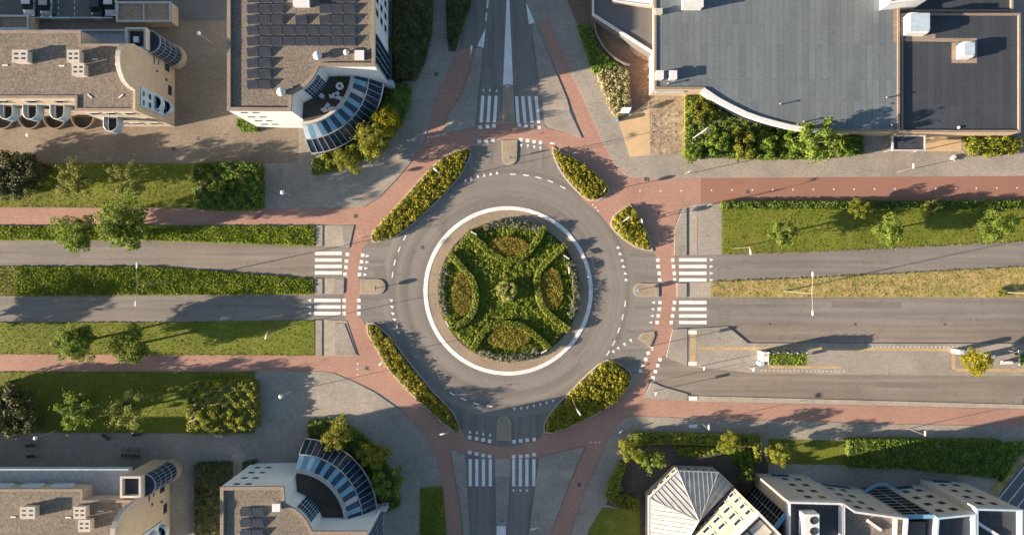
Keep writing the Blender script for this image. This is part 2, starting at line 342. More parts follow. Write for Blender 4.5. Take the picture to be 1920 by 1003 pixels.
def mounds(P, h, rm, dens, seed=0, hv=.3):
    """rounded shrubs packed into a bed: returns leaf points and normals"""
    P = ccw(P); A = area(P); cand = scatter(inset(P, rm * .45), int(A * 14 / rm) + 20); keep = []
    for q in cand:
        if all((q[0] - k[0]) ** 2 + (q[1] - k[1]) ** 2 > (rm * 1.05) ** 2 for k in keep): keep.append(q)
    Ps, Ns = [], []
    for q in keep:
        r = rm * rng.uniform(.75, 1.2); hh = h * rng.uniform(1 - hv, 1 + hv * .6); n = int(dens * 2 * math.pi * r * r * .8)
        d = unit(n); d[:, 2] = np.abs(d[:, 2]); lump = 1 + .12 * np.sin(d[:, 0] * 7 + q[0] * 3) + .1 * np.cos(d[:, 1] * 8 + q[1] * 5)
        Ps.append(np.column_stack([q[0] + d[:, 0] * r * lump, q[1] + d[:, 1] * r * lump, hh * .35 + d[:, 2] * hh * .65 * lump * rng.uniform(.86, 1.06, n)])); Ns.append(d + rng.normal(0, .45, (n, 3)) + np.array([0, 0, .25]))
    return np.concatenate(Ps), np.concatenate(Ns), len(keep)
def shrubs(name, label, cat, px, h, rm, leaf, dens=70, size=.12, group=None, kind=None, z0=0.1, world=False, mats2='soil', corez=.3, hv=.3):
    P = ccw(px if world else G2(px)); a, b, k = mounds(P, h, rm, dens, hv=hv); c = np.array(P).mean(0)
    core = MB(); core.prism([(x - c[0], y - c[1]) for x, y in inset(P, .15)], 0, h * corez)
    a = a - np.array([c[0], c[1], 0]); me = leaf_mesh(name, a, b, np.full(len(a), size), [MAT[leaf], MAT[mats2]], core)
    o = bpy.data.objects.new(name, me); COL.objects.link(o); o.location = (c[0], c[1], z0); return tag(o, label, cat, group, kind)
def turf(name, label, px, dens, h, leaf, z=.1, kind='stuff', size=.1, cat=None):
    P = ccw(G2(px)); n = int(area(P) * dens); Q = scatter(P, n)
    z_ = z + h * (.55 + .3 * bumps(Q, .8)) * rng.uniform(.4, 1.1, n); Nn = np.column_stack([rng.normal(0, 1, (n, 2)), np.full(n, .8)])
    me = leaf_mesh(name, np.column_stack([Q, z_]), Nn, np.full(n, size), [MAT[leaf]]); o = bpy.data.objects.new(name, me); COL.objects.link(o); return tag(o, label, cat, None, kind)
CROWN = {}
def crown_mesh(key, R, hz, n, clumps, leaf, size, rc=(.17, .32), shell=(.35, .98), spray=0):
    c = unit(clumps); rad = (rng.uniform(shell[0] ** 2.2, shell[1] ** 2.2, (clumps, 1))) ** (1 / 2.2); c *= rad * R
    lobes = 1 + .13 * np.sin(np.arctan2(c[:, 1], c[:, 0]) * 3 + rng.uniform(0, 6)) + .08 * np.sin(np.arctan2(c[:, 1], c[:, 0]) * 7 + rng.uniform(0, 6)); c[:, :2] *= lobes[:, None]
    c[:, 2] *= hz / R; c[:, 2] = np.where(c[:, 2] < -.5 * hz, c[:, 2] * .55, c[:, 2])
    r = rng.uniform(*rc, clumps) * R; wgt = r ** 2 / (r ** 2).sum(); k = rng.choice(clumps, n, p=wgt); d = unit(n)
    o = c[k] / (np.linalg.norm(c[k], axis=1, keepdims=True) + 1e-6); d = d + o * .35; d /= np.linalg.norm(d, axis=1, keepdims=True)
    rr = r[k][:, None] * rng.uniform(.4, 1.08, (n, 1)) ** .6; P = c[k] + d * rr * np.array([1, 1, .85])
    if spray: P += o * rng.exponential(.12 * R, (n, 1)) * (rng.random((n, 1)) < spray)
    return leaf_mesh(key, P, d + rng.normal(0, .7, (n, 3)) + np.array([0, 0, .25]), np.full(n, size), [MAT[leaf]]), c
def tree_proto(key, R, hz, zc, n, clumps, leaf, size=.17, **kw):
    me, c = crown_mesh('crown', R, hz, n, clumps, leaf, size, **kw); b = MB()
    b.tube((0, 0, 0), (.05, .03, zc - hz * .5), .055 * R + .04, .035 * R + .03, 8); top = (.05, .03, zc - hz * .5)
    b.tube(top, (0, 0, zc + hz * .4), .035 * R + .03, .02, 6)
    for q in c[:9]: b.tube(top, (q[0] * .75, q[1] * .75, zc + q[2] * .75), .03 * R + .01, .012, 5)
    ob = b.build('trunk', MAT['bark']); tm = ob.data; bpy.data.objects.remove(ob); CROWN[key] = (me, tm, R, zc)
def tree(key, px, py, r_px, label, cat='tree', group=None, rot=None, name='tree', sz=1.0, zc=None):
    me, tm, R, zc0 = CROWN[key]; s = 1.0
    for _ in range(3): s = r_px / S * (H - zc0 * s) / H / R
    x, y, _ = G(px, py, zc0 * s * sz); t = thing(name, label, cat, (x, y, 0), group); t.scale = (s, s, s * sz); t.rotation_euler[2] = rng.uniform(0, 6.28) if rot is None else rot
    for nm, m, z in (('crown', me, zc0), ('trunk', tm, 0)):
        o = bpy.data.objects.new(nm, m); COL.objects.link(o); o.parent = t; o.location = (0, 0, z)
    return t
tree_proto('round', 3.0, 2.5, 4.6, 7500, 75, 'leaf_tree', size=.125)
tree_proto('round2', 3.0, 2.6, 4.8, 7500, 85, 'leaf_tree', size=.125, rc=(.15, .28))
tree_proto('loose', 3.0, 2.2, 4.4, 5600, 60, 'leaf_sage', size=.125, rc=(.12, .24), shell=(.2, 1.05), spray=.3)
tree_proto('loose2', 3.0, 2.4, 4.6, 5000, 54, 'leaf_sage', size=.125, rc=(.12, .22), shell=(.2, 1.1), spray=.35)
tree_proto('dark', 3.0, 1.9, 2.5, 8000, 80, 'leaf_dark', size=.13, rc=(.15, .28))
tree_proto('lime', 2.0, 1.8, 3.0, 4600, 60, 'leaf_lime', size=.1)
tree_proto('fresh', 2.2, 1.7, 3.2, 5600, 64, 'leaf_tree', size=.105, spray=.15)
tree_proto('yellow', 2.0, 1.6, 3.4, 5000, 60, 'leaf_yellow', size=.1)
tree_proto('small', 2.0, 1.7, 3.2, 3800, 46, 'leaf_tree', size=.11, rc=(.14, .26), spray=.25)
tree_proto('bush', 1.5, 1.1, 1.1, 3200, 40, 'leaf_green', size=.095)
tree_proto('bush_pale', 1.5, 1.1, 1.2, 3000, 40, 'leaf_sage', size=.095)
tree_proto('bush_lime', 1.5, 1.1, 1.2, 3200, 40, 'leaf_lime', size=.095)
tree_proto('centre', 1.5, 1.1, 1.0, 5200, 90, 'leaf_centre', size=.08, rc=(.14, .26), shell=(.25, .95))
tree_proto('golden', 2.4, 2.0, 3.6, 5200, 60, 'leaf_goldgreen', size=.115, spray=.15)
# ------------------------------------------------------------------ the ground
def slab(name, px, z, mat, kind='structure', z0=-.3):
    b = MB(); b.prism(G2(px), z0, z); o = b.build(name, MAT[mat]); return tag(o, None, None, None, kind)
def sheet(name, px, z, mat):
    b = MB(); p = ccw(G2(px)); b.add([(x, y, z) for x, y in p], [tuple(range(len(p)))]); return tag(b.build(name, MAT[mat]), None, None, None, 'structure')
gb = MB(); gb.add([(-2500, -2500, -.02), (2500, -2500, -.02), (2500, 2500, -.02), (-2500, 2500, -.02)], [(0, 1, 2, 3)]); tag(gb.build('ground', MAT['pavers']), None, None, None, 'structure')
E = 2080; Wd = -160; T = -120; B_ = 1120
sheet('road', [(655, 463), (693, 450), (880, 277), (893, 238), (899, 91), (858, 96), (886, 0), (892, T), (984, T), (987, 5), (1007, 130), (1025, 258), (1033, 284), (1106, 377), (1145, 427), (1184, 460), (1224, 471), (1353, 477), (1520, 473), (1920, 453), (E, 447), (E, 604), (1362, 612), (1290, 615), (1260, 640), (1225, 700), (1183, 700), (1042, 757), (1014, 818), (1004, 912), (985, B_), (885, B_), (877, 912), (870, 809), (688, 603), (592, 599), (-160, 604), (-160, 452), (290, 453), (592, 463)], .006, 'asphalt')
sheet('bus_lane', [(1234, 665), (1290, 680), (1412, 695), (E, 704), (E, 764), (1920, 757), (1312, 741), (1290, 738), (1240, 722), (1216, 706)], .007, 'bus_lane')
sheet('bus_bay', [(1350, 608), (1920, 604), (E, 604), (E, 648), (1395, 648)], .008, 'bus_lane')
sheet('road_patch', [(293, 452), (420, 456), (592, 463), (650, 466), (650, 521), (592, 521), (293, 498)], .009, 'bus_lane')
for k, q in enumerate(([(1560, 565), (1690, 566), (1690, 578), (1560, 577)], [(700, 500), (722, 497), (730, 560), (708, 562)], [(60, 470), (150, 470), (150, 482), (60, 482)], [(1000, 690), (1042, 668), (1050, 680), (1008, 703)], [(916, 60), (924, 60), (921, 130), (913, 130)], [(1640, 715), (1760, 719), (1760, 729), (1640, 725)])): sheet('road_patch', q, .0095 + k * .0001, 'asphalt_patch')
# red cycle tracks
Z = .012
for q in ([(Wd, 389), (480, 391), (607, 390), (682, 388), (711, 370), (742, 338), (768, 307), (789, 276), (802, 244), (815, 187), (836, 145), (854, 101), (857, 96), (882, 90), (892, 125), (866, 181), (842, 215), (831, 251), (891, 241), (893, 268), (883, 274), (825, 297), (763, 364), (724, 406), (693, 448), (661, 448), (664, 421), (590, 421), (Wd, 421)],
    [(661, 448), (693, 448), (679, 470), (672, 519), (675, 553), (671, 589), (688, 612), (706, 656), (724, 687), (750, 718), (771, 739), (845, 812), (869, 811), (873, 825), (872, 847), (846, 841), (853, 886), (864, 970), (869, 1003), (874, B_), (845, B_), (840, 1003), (833, 954), (825, 892), (817, 857), (798, 818), (772, 789), (744, 757), (702, 732), (663, 713), (625, 698), (478, 696), (Wd, 696), (Wd, 663), (590, 665), (672, 667), (650, 602), (645, 591), (645, 552), (647.5, 516), (653, 480)],
    [(873, 825), (927, 836), (959, 838), (1007, 826), (1020, 814), (1062, 805.6), (1139, 767), (1183, 727), (1192.6, 719), (1216, 720), (1205, 748), (1285, 752), (1480, 757), (1666, 761), (1920, 767), (E, 770), (E, 800), (1920, 799), (1858, 798), (1640, 794), (1480, 788), (1291, 784.6), (1183, 781), (1168, 785), (1148, 806), (1125, 857), (1101, 908), (1072, 996), (1050, B_), (990, B_), (1030, 1003), (1072, 899), (1097, 838), (1049, 847), (1010.5, 857), (959, 859), (927, 859), (872, 847)],
    [(1192.6, 719), (1205.5, 685), (1218.5, 652), (1229, 605), (1235, 590), (1242, 564), (1239, 532), (1234, 486), (1224, 471), (1264, 460), (1269, 532), (1269, 564), (1261, 615), (1257, 636), (1247, 665), (1234, 675), (1221, 709), (1216, 720)],
    [(1224, 471), (1184, 462), (1145, 427), (1124, 401), (1093, 375), (1033, 284), (1025.5, 241), (1059, 249), (1093, 259), (1075, 207), (1063, 187), (1012, 44), (1028, 34), (1070, 135), (1101, 200), (1124, 255), (1137, 279), (1147, 300), (1163, 318), (1176, 331), (1189, 334), (1314, 334), (1314, 381), (1276, 392), (1264, 428), (1264, 460)],
    [(893, 268), (891, 241), (942, 233), (968, 232), (1020, 234.6), (1025.5, 241), (1033, 284), (1018, 268), (968, 263), (940, 263)]):
    sheet('cycle_path', q, Z, 'red_path')
sheet('cycle_path_asphalt', [(1314, 334), (1920, 330), (E, 329), (E, 377), (1314, 381)], Z, 'red_asphalt')
# white paint
PZ = .018
mk_b = MB()
def marks(name, f):
    b = MB(); f(b); return tag(b.build(name, MAT['paint']), None, None, None, 'structure')
def quad(b, pts, z=PZ): p = ccw(G2(pts)); b.add([(x, y, z) for x, y in p], [tuple(range(len(p)))])
def hstripes(b, x0, x1, ys, hw=3.2):
    for y in ys: quad(b, [(x0, y - hw), (x1, y - hw), (x1, y + hw), (x0, y + hw)])
def vstripes(b, xs, y0, y1, hw=3.0):
    for x0, x1 in xs: quad(b, [(x0 - hw, y0), (x0 + hw, y0), (x1 + hw, y1), (x1 - hw, y1)])
def squares(b, pts, hw=3.3):
    for x, y in pts: quad(b, [(x - hw, y - hw), (x + hw, y - hw), (x + hw, y + hw), (x - hw, y + hw)])
def tris(b, pts, ang, r=4.0):            # ang: direction of the tip in the picture, degrees anticlockwise from right
    for x, y in pts:
        q = []
        for k, rr in ((0, 1.15), (130, 1.0), (230, 1.0)): q.append((x + r * rr * math.cos(R_(ang + k)), y - r * rr * math.sin(R_(ang + k))))
        quad(b, q)
def dashes(b, pts, L=11, w_=2.2, c=(953, 545)):
    for x, y in pts:
        a = math.atan2(y - c[1], x - c[0]) + math.pi / 2; u = (math.cos(a) * L / 2, math.sin(a) * L / 2); n = (-math.sin(a) * w_ / 2, math.cos(a) * w_ / 2)
        quad(b, [(x + s * u[0] + t * n[0], y + s * u[1] + t * n[1]) for s, t in ((-1, -1), (1, -1), (1, 1), (-1, 1))])
marks('zebra_crossing_west', lambda b: (hstripes(b, 590.5, 641, (475, 487.5, 499.5, 511.5)), hstripes(b, 589, 639, (563, 575.4, 587.6))))
marks('zebra_crossing_east', lambda b: (hstripes(b, 1273, 1325, (487.2, 499.6, 512.4, 524.8)), hstripes(b, 1273, 1325, (567, 579.4, 592.2, 604.4))))
marks('zebra_crossing_north', lambda b: (vstripes(b, ((905.5, 902), (918, 915), (930.4, 927)), 180, 230), vstripes(b, ((968.5, 971.6), (980, 984.6), (992.3, 997.5), (1005, 1010)), 181, 231)))
marks('zebra_crossing_south', lambda b: (vstripes(b, ((881.7, 881.7), (894, 894), (906.5, 906.5), (919.4, 919.4)), 860, 911), vstripes(b, ((963, 963), (975.7, 975.7), (988, 988), (1001, 1001)), 860, 911)))
marks('block_markings', lambda b: squares(b, [(651.5, 477), (649.5, 489.5), (648.5, 501), (647, 513.7), (680, 478.5), (678, 490.6), (676, 502.5), (674, 514.5), (645.5, 563), (645, 575.4), (645.5, 587.6), (673, 563), (673, 575.4), (673, 587.6),
    (900.3, 239), (914, 237.7), (926, 236.4), (973.7, 235), (986, 236.4), (998.3, 237.7), (1010.7, 239.8), (898.5, 265.4), (911.5, 264.6), (924.4, 263.3), (976.3, 262.5), (989, 264), (1001.4, 266), (1013.3, 267.7),
    (880.7, 819.5), (893.6, 821.7), (906, 824), (918, 826.5), (963.8, 827.5), (976, 826), (988.6, 824.6), (1001.5, 823.3), (880.7, 848), (893.6, 850.7), (906, 853.3), (918, 855), (963, 855.5), (976, 855.5), (988.6, 854), (1001.5, 851.6),
    (1233.3, 487.7), (1234, 499.8), (1236, 512.6), (1237, 524.8), (1261.3, 487.7), (1263, 499.8), (1264.4, 512.6), (1265, 524.8), (1237.4, 567), (1236, 579.3), (1234, 592), (1232, 604.4), (1264.7, 567), (1263, 579.3), (1260.8, 592), (1258.7, 604.4),
    (1215.4, 661.7), (1210.7, 673.4), (1205.6, 684.3), (1201, 695.4), (1237.4, 674), (1233.3, 685), (1229, 696.4), (1224.5, 708)]))
def give(b):
    tris(b, [(688.5, 480), (687.7, 491.5), (685.6, 503), (684.4, 515)], 0); tris(b, [(581, 563), (581, 575.4), (581, 587.6)], 180)
    tris(b, [(733.6, 563), (735, 575), (736.4, 587.6), (739.6, 599), (743.4, 611), (747, 622.6)], 150)
    tris(b, [(872.6, 339), (883.5, 336), (896, 331.5), (908, 329.4), (920, 327), (932, 324.8)], 90, 3.6)
    tris(b, [(977.5, 273), (989.7, 273.7), (1001.7, 275.8), (1013.3, 277.6)], -90, 3.6); tris(b, [(906.5, 170), (918.5, 170), (931, 171)], 90, 3.2)
    tris(b, [(881, 809.5), (894, 811), (906, 813), (919, 815)], 90, 3.6); tris(b, [(963, 919), (975.7, 919), (988, 919)], -90, 3.2)
    tris(b, [(964.5, 766), (976.7, 765), (989, 763.7), (1001, 761), (1013, 758), (1025, 754.7), (1037, 751)], -90, 3.6)
    tris(b, [(1333.4, y) for y in (487.2, 499.6, 512.4, 524.8)], 0); tris(b, [(1225.8, 567), (1224.2, 579.3), (1223, 592), (1220.3, 604.4)], 180, 3.8)
    tris(b, [(1159, 464.4), (1162.8, 476.3), (1166.7, 488.5), (1169.3, 500), (1172.6, 513), (1174, 524.8)], -20)
    tris(b, [(1183, 638), (1171, 645), (1159.4, 652.6), (1150.3, 659)], -50)
marks('give_way_triangles', give)
def dd(b):
    dashes(b, [(759, 446), (748.6, 467.6), (740, 492), (736, 515), (961.5, 327), (986, 329), (1009.4, 333.3), (1032, 340.3), (1055.3, 351.5), (848, 738), (869.5, 748), (893, 756.6), (917.8, 761.5), (1172, 569.4), (1167.4, 594.3), (1160, 619), (1151, 643), (1140, 662)])
    for y0, y1, x0, x1 in ((0, 16, 915, 913.5), (24, 40, 912.5, 911)): quad(b, [(x0 - 1.3, y0), (x0 + 1.3, y0), (x1 + 1.3, y1), (x1 - 1.3, y1)])
    quad(b, [(950.5, T), (954.5, T), (955, 0), (962, 160), (943, 160), (950, 0)]); quad(b, [(911, 52), (907, 90), (894.5, 87)]); quad(b, [(986, 5), (1003, 43), (991.5, 46.5)])
    quad(b, [(931, 985), (948.7, 985), (948.7, B_), (932, B_)])
marks('lane_dashes', dd)
def cdots(b):
    squares(b, [(1200, 358), (1238.5, 358.5), (1277, 358)] + [(1334 + 38.2 * i, 357 - i * .3) for i in range(17)], 1.3)
    squares(b, [(1108, 829), (1116, 829), (1124, 829), (670.6, 682), (670.6, 692), (670.6, 702), (1112, 384), (1116.5, 389), (1121.5, 395.5), (803, 258), (810, 257), (816, 256), (822, 255)], 1.3)
marks('cycle_path_dots', cdots)
def ringmesh(b, c, r0, r1, z, n=96):
    cx, cy, _ = G(*c)
    vs = [(cx + r * math.cos(2 * math.pi * i / n), cy + r * math.sin(2 * math.pi * i / n), z) for r in (r0, r1) for i in range(n)]
    b.add(vs, [(i, n + i, n + (i + 1) % n, (i + 1) % n) for i in range(n)])
ICX, ICY, _ = G(953, 545)
b = MB(); cp = [(ICX + 12.25 * math.cos(2 * math.pi * i / 96), ICY + 12.25 * math.sin(2 * math.pi * i / 96)) for i in range(96)]; b.prism(cp, -.2, .06); tag(b.build('truck_apron', MAT['apron']), kind='structure')
b = MB(); n = 96; prof = [(12.68, .0), (12.66, .05), (12.55, .075), (12.1, .085), (12.08, .05)]
b.v = [(ICX + r * math.cos(2 * math.pi * i / n), ICY + r * math.sin(2 * math.pi * i / n), z) for r, z in prof for i in range(n)]
b.f = [(k * n + i, k * n + (i + 1) % n, (k + 1) * n + (i + 1) % n, (k + 1) * n + i) for k in range(4) for i in range(n)]; b.m = [0] * len(b.f)
tag(b.build('ring_kerb', MAT['paint']), kind='structure')
# raised pavements, plazas
slab('pavement', [(485, 391), (607, 390), (682, 388), (711, 370), (742, 338), (768, 307), (789, 276), (802, 244), (815, 187), (836, 145), (854, 101), (868, 60), (886, 0), (892, T), (560, T), (560, 300), (485, 300)], .06, 'pavers')
slab('plaza', [(Wd, 40), (560, 40), (560, 306), (485, 307), (Wd, 307)], .064, 'plaza')
slab('parking_lot', [(Wd, T), (560, T), (560, 40), (Wd, 40)], .05, 'asphalt_grey')
slab('pavement', [(478, 696), (605, 696), (625, 699), (663, 715), (702, 735), (744, 764), (772, 789), (798, 818), (817, 857), (825, 892), (833, 954), (840, 1003), (845, B_), (Wd, B_), (Wd, 811), (478, 812)], .06, 'pavers')
slab('pavement', [(1050, B_), (1072, 996), (1101, 908), (1126, 860), (1148, 806), (1168, 785), (1183, 781), (1255, 781.6), (1291, 784.6), (1480, 788), (1640, 794), (1858, 798), (E, 800), (E, B_)], .06, 'pavers')
slab('pavement', [(1015, T), (1028, 34), (1070, 135), (1101, 200), (1124, 255), (1137, 279), (1147, 300), (1163, 318), (1176, 331), (1189, 334), (1314, 334), (E, 329), (E, T)], .06, 'pavers')
slab('refuge', [(592, 423), (605, 423), (605, 462), (592, 462)], .13, 'pavers'); slab('crossing_pavement', [(605, 423), (663, 423), (655, 463), (605, 463)], .055, 'light_slab')
slab('refuge', [(640, 424), (664, 422), (655, 464), (646, 464)], .09, 'pavers')
slab('refuge', [(590, 521), (605, 522), (605, 551), (590, 552)], .13, 'pavers'); slab('crossing_pavement', [(605, 521), (646, 521), (644, 551), (605, 551)], .055, 'light_slab'); slab('refuge', [(626, 523), (645.5, 523), (644.5, 549), (626, 549)], .12, 'pavers')
slab('refuge', [(592, 600), (604, 600), (604, 667), (592, 667)], .13, 'pavers'); slab('crossing_pavement', [(604, 599), (650, 602), (672, 667), (604, 667)], .055, 'light_slab'); slab('refuge', [(628, 606), (646, 606), (668, 665), (628, 665)], .12, 'pavers')
def nose(name, px, z=.13):
    slab(name, px, z, 'light_slab'); i = inset(G2(px), .16); b = MB(); b.prism(i, 0, z + .012); tag(b.build('refuge_paving', MAT['refuge']), kind='structure')
def arc(cx, cy, r, a0, a1, n=8): return [(cx + r * math.cos(R_(a0 + (a1 - a0) * i / n)), cy - r * math.sin(R_(a0 + (a1 - a0) * i / n))) for i in range(n + 1)]
nose('refuge', [(675, 523)] + arc(708, 537.5, 14.5, 80, -80) + [(675, 551.5)])
nose('refuge', [(1235, 531.5), (1235, 556)] + arc(1200, 544, 12.5, 260, 100))
nose('refuge', [(940, 264), (970, 264)] + arc(955, 296, 14, 0, -180))
nose('refuge', [(931, 825), (959, 825)] + arc(945, 793, 13.5, 0, 180))
nose('refuge', [(1195, 634), (1205, 624), (1226, 621), (1227.5, 629), (1219, 650), (1208, 644)])
nose('refuge', [(943, 232), (965, 232), (963, 172)] + arc(953, 169, 10, 0, 180) + [(943, 172)])
slab('refuge', [(928, 859), (957, 859), (957, 894), (928, 894)], .06, 'light_slab'); slab('refuge', [(929, 894), (956, 894), (951, 979), (946, 984), (934, 984), (930, 978)], .13, 'pavers')
slab('splitter_island', [(831, 251), (841, 215), (865, 181), (882, 135), (892, 92), (905, 90), (901, 145), (896, 187), (891, 239)], .12, 'pavers')
slab('splitter_island', [(997, 49), (1005, 47), (1063, 187), (1067, 207), (1091, 259), (1059, 248), (1022, 233), (1016, 187), (1007, 130)], .1, 'pavers')
slab('crossing_pavement', [(1016, 188), (1063, 187.5), (1068, 207), (1019, 207)], .112, 'light_slab')
slab('splitter_island', [(845, 841), (872, 851), (874, 889), (882, 1003), (884, B_), (873, B_), (869, 1003), (865.6, 963), (853, 886)], .12, 'pavers')
slab('splitter_island', [(1010.5, 857), (1097, 836), (1070, 899), (1030, 1003), (1000, B_), (984, B_), (991, 1003), (1005.7, 896)], .12, 'pavers')
slab('crossing_pavement', [(1008, 880), (1078, 880), (1071, 896), (1006, 896)], .128, 'light_slab')
slab('refuge', [(1264, 479), (1265, 428), (1276, 402), (1287, 390), (1287, 479)], .16, 'pavers'); slab('crossing_pavement', [(1287, 390), (1306, 383), (1353, 382), (1353, 477), (1287, 479)], .04, 'pavers'); slab('crossing_pavement', [(1291, 388), (1307, 384), (1307, 478), (1291, 478.5)], .052, 'light_slab')
slab('refuge', [(1269, 531), (1287, 531), (1287, 557), (1269, 557)], .16, 'pavers'); slab('crossing_pavement', [(1287, 530), (1333, 529), (1333, 558), (1287, 557)], .04, 'light_slab')
slab('refuge', [(1261, 617), (1288, 616), (1288, 686), (1249, 669)], .2, 'pavers')
slab('bus_platform', [(1288, 616), (1364, 612), (1402, 643), (E, 644), (E, 705), (1580, 702), (1412, 699), (1330, 690), (1288, 686)], .15, 'pavers')
slab('verge', [(1312, 742), (1920, 758), (E, 763), (E, 769), (1920, 766), (1666, 760), (1290, 752), (1290, 741)], .1, 'light_slab')
slab('verge', [(1222, 716), (1240, 724), (1289, 738), (1289, 752), (1206, 747)], .13, 'pavers')
# tactile lines and dots at the bus stop
b = MB()
for q in ([(1294, 625), (1304, 625), (1304, 678), (1294, 678)], [(1310, 650), (1490, 650), (1490, 655.5), (1310, 655.5)], [(1490, 651), (1780, 653), (1780, 658), (1490, 655.5)], [(1783, 657), (1790, 657), (1790, 692), (1783, 692)], [(1790, 690), (E, 692), (E, 698), (1790, 696)], [(1440, 685), (1575, 686), (1575, 691), (1440, 690)]): quad(b, q, .156)
tag(b.build('tactile_strip', MAT['ochre_paint']), kind='structure')
b = MB(); squares(b, [(1627 + 7.9 * i, 650.2) for i in range(25)], 1.9); squares(b, [(1427 + 7.7 * i, 694 + i * .1) for i in range(21)], 1.7)
b.v = [(x, y, .158) for x, y, z in b.v]; tag(b.build('platform_studs', MAT['stone_cap']), kind='structure')
b = MB()
for q in ([(1290, 619), (1306, 619), (1306, 626), (1290, 626)], [(1290, 678), (1306, 678), (1306, 685), (1290, 685)]): quad(b, q, .162)
for q in ([(1291, 743), (1307, 743), (1307, 750), (1291, 750)], [(1291, 795), (1307, 795), (1307, 802), (1291, 802)]): quad(b, q, .136)
tag(b.build('tactile_slab', MAT['paint']), kind='structure')
# lawns and ground cover
slab('lawn', [(Wd, 306), (485, 307), (485, 390), (Wd, 388)], .1, 'grass'); slab('lawn', [(Wd, 697), (478, 697), (478, 811), (Wd, 810)], .1, 'grass')
slab('lawn', [(Wd, 604), (285, 604), (590, 600), (590, 666), (Wd, 663)], .1, 'grass'); slab('lawn', [(1354, 379), (1920, 376), (E, 376), (E, 447), (1920, 452), (1520, 472), (1354, 476)], .1, 'grass')
slab('lawn', [(Wd, 423), (591, 423), (591, 462), (290, 452), (Wd, 451)], .1, 'grass'); slab('lawn', [(Wd, 499), (285, 499), (589, 522), (589, 552), (Wd, 556)], .1, 'grass')
slab('median_grass', [(1334, 528), (1520, 521), (1920, 500), (E, 497), (E, 558), (1334, 557)], .1, 'dry_grass')
slab('lawn', [(788, 914), (830, 911), (838, 1003), (840, B_), (785, B_)], .1, 'grass')
slab('lawn', [(1440, 822), (1588, 826), (1588, 871), (1440, 868)], .1, 'grass'); slab('lawn', [(1200, 957), (1200, B_), (1060, B_), (1105, 990), (1130, 950)], .1, 'grass')
slab('planting_soil', [(735, T), (810, T), (806, 60), (795, 110), (782, 145), (735, 160)], .1, 'soil'); slab('planting_soil', [(838, T), (894, T), (885, 0), (864, 60), (855, 98), (841, 97), (836, 20)], .1, 'soil')
slab('garden_floor', [(1190, 830), (1425, 838), (1440, 870), (1440, 960), (1290, 1050), (1200, 1050), (1190, 960), (1135, 945)], .07, 'garden_floor')
turf('grass_cover', None, [(-60, 424), (590, 424), (590, 461), (290, 451), (-60, 450)], 60, .4, 'leaf_cover', .08, size=.13)
turf('grass_cover', None, [(28, 500), (285, 500), (588, 523), (588, 551), (28, 555)], 60, .4, 'leaf_cover', .08, size=.13)
turf('grass_cover', None, [(-60, 500), (30, 500), (30, 555), (-60, 555)], 30, .2, 'leaf_dry', .08, size=.1)
for q in ([(-60, 308), (484, 308), (484, 388), (-60, 387)], [(-60, 698), (477, 698), (477, 809), (-60, 808)], [(-60, 605), (285, 605), (589, 601), (589, 665), (-60, 662)], [(1355, 390), (2000, 388), (2000, 449), (1520, 471), (1355, 475)]): turf('lawn_grass', None, q, 14, .05, 'leaf_lawn', .09, size=.09)
turf('dry_grass', None, [(1335, 529), (1520, 522), (1920, 501), (2000, 498), (2000, 557), (1335, 556)], 14, .06, 'leaf_dry', .09, size=.09)
for q in ([(-60, 386), (484, 387.5), (484, 390.5), (-60, 389.5)], [(-60, 696), (478, 696), (478, 699), (-60, 699)], [(-60, 661), (590, 664), (590, 667.5), (-60, 664.5)], [(1355, 474), (1520, 470), (1920, 450), (1920, 454), (1520, 474.5), (1355, 478)], [(1335, 526), (1520, 519), (1920, 498), (1920, 502), (1520, 523), (1335, 530)], [(-60, 603), (285, 603), (589, 599), (589, 602), (285, 606), (-60, 606)]): turf('edge_grass', None, q, 26, .12, 'leaf_lawn', .06, size=.09)
turf('grass_verge', None, [(789, 915), (829, 912), (838, 1010), (787, 1010)], 40, .35, 'leaf_cover')
# courtyard and plazas beside the low grey roof
slab('courtyard', [(1112, 30), (1226, 98), (1226, 180), (1218, 270), (1186, 214), (1178, 128), (1160, 120), (1140, 105), (1125, 85), (1113, 60)], .066, 'brown_brick')
slab('courtyard', [(1082, 46), (1062, 0), (1050, T), (1112, T), (1108, 48)], .068, 'brown_brick')
slab('sand_plaza', [(1160, 230), (1186, 212), (1218, 190), (1219, 291), (1181, 295)], .07, 'sand_plaza')
slab('gravel_plaza', [(1219, 182), (1281, 182), (1281, 287), (1270, 292), (1219, 292)], .072, 'gravel_plaza')
slab('entrance_paving', [(1733, 250), (1802, 250), (1802, 284), (1733, 284)], .07, 'sand_plaza')
slab('side_road', [(1945, 830), (1872, 925), (1872, 1040), (E, 1040), (E, 830)], .07, 'asphalt_grey')
b = MB()
for k in range(3): quad(b, [(1868 + k * 14, 938 + k * 12), (1960 + k * 14, 824 + k * 12), (1961.5 + k * 14, 825 + k * 12), (1869.5 + k * 14, 939 + k * 12)], .076)
tag(b.build('parking_lines', MAT['paint']), kind='structure')
slab('verge', [(1855, 918), (1915, 858), (1945, 832), (1870, 928)], .1, 'dry_grass')
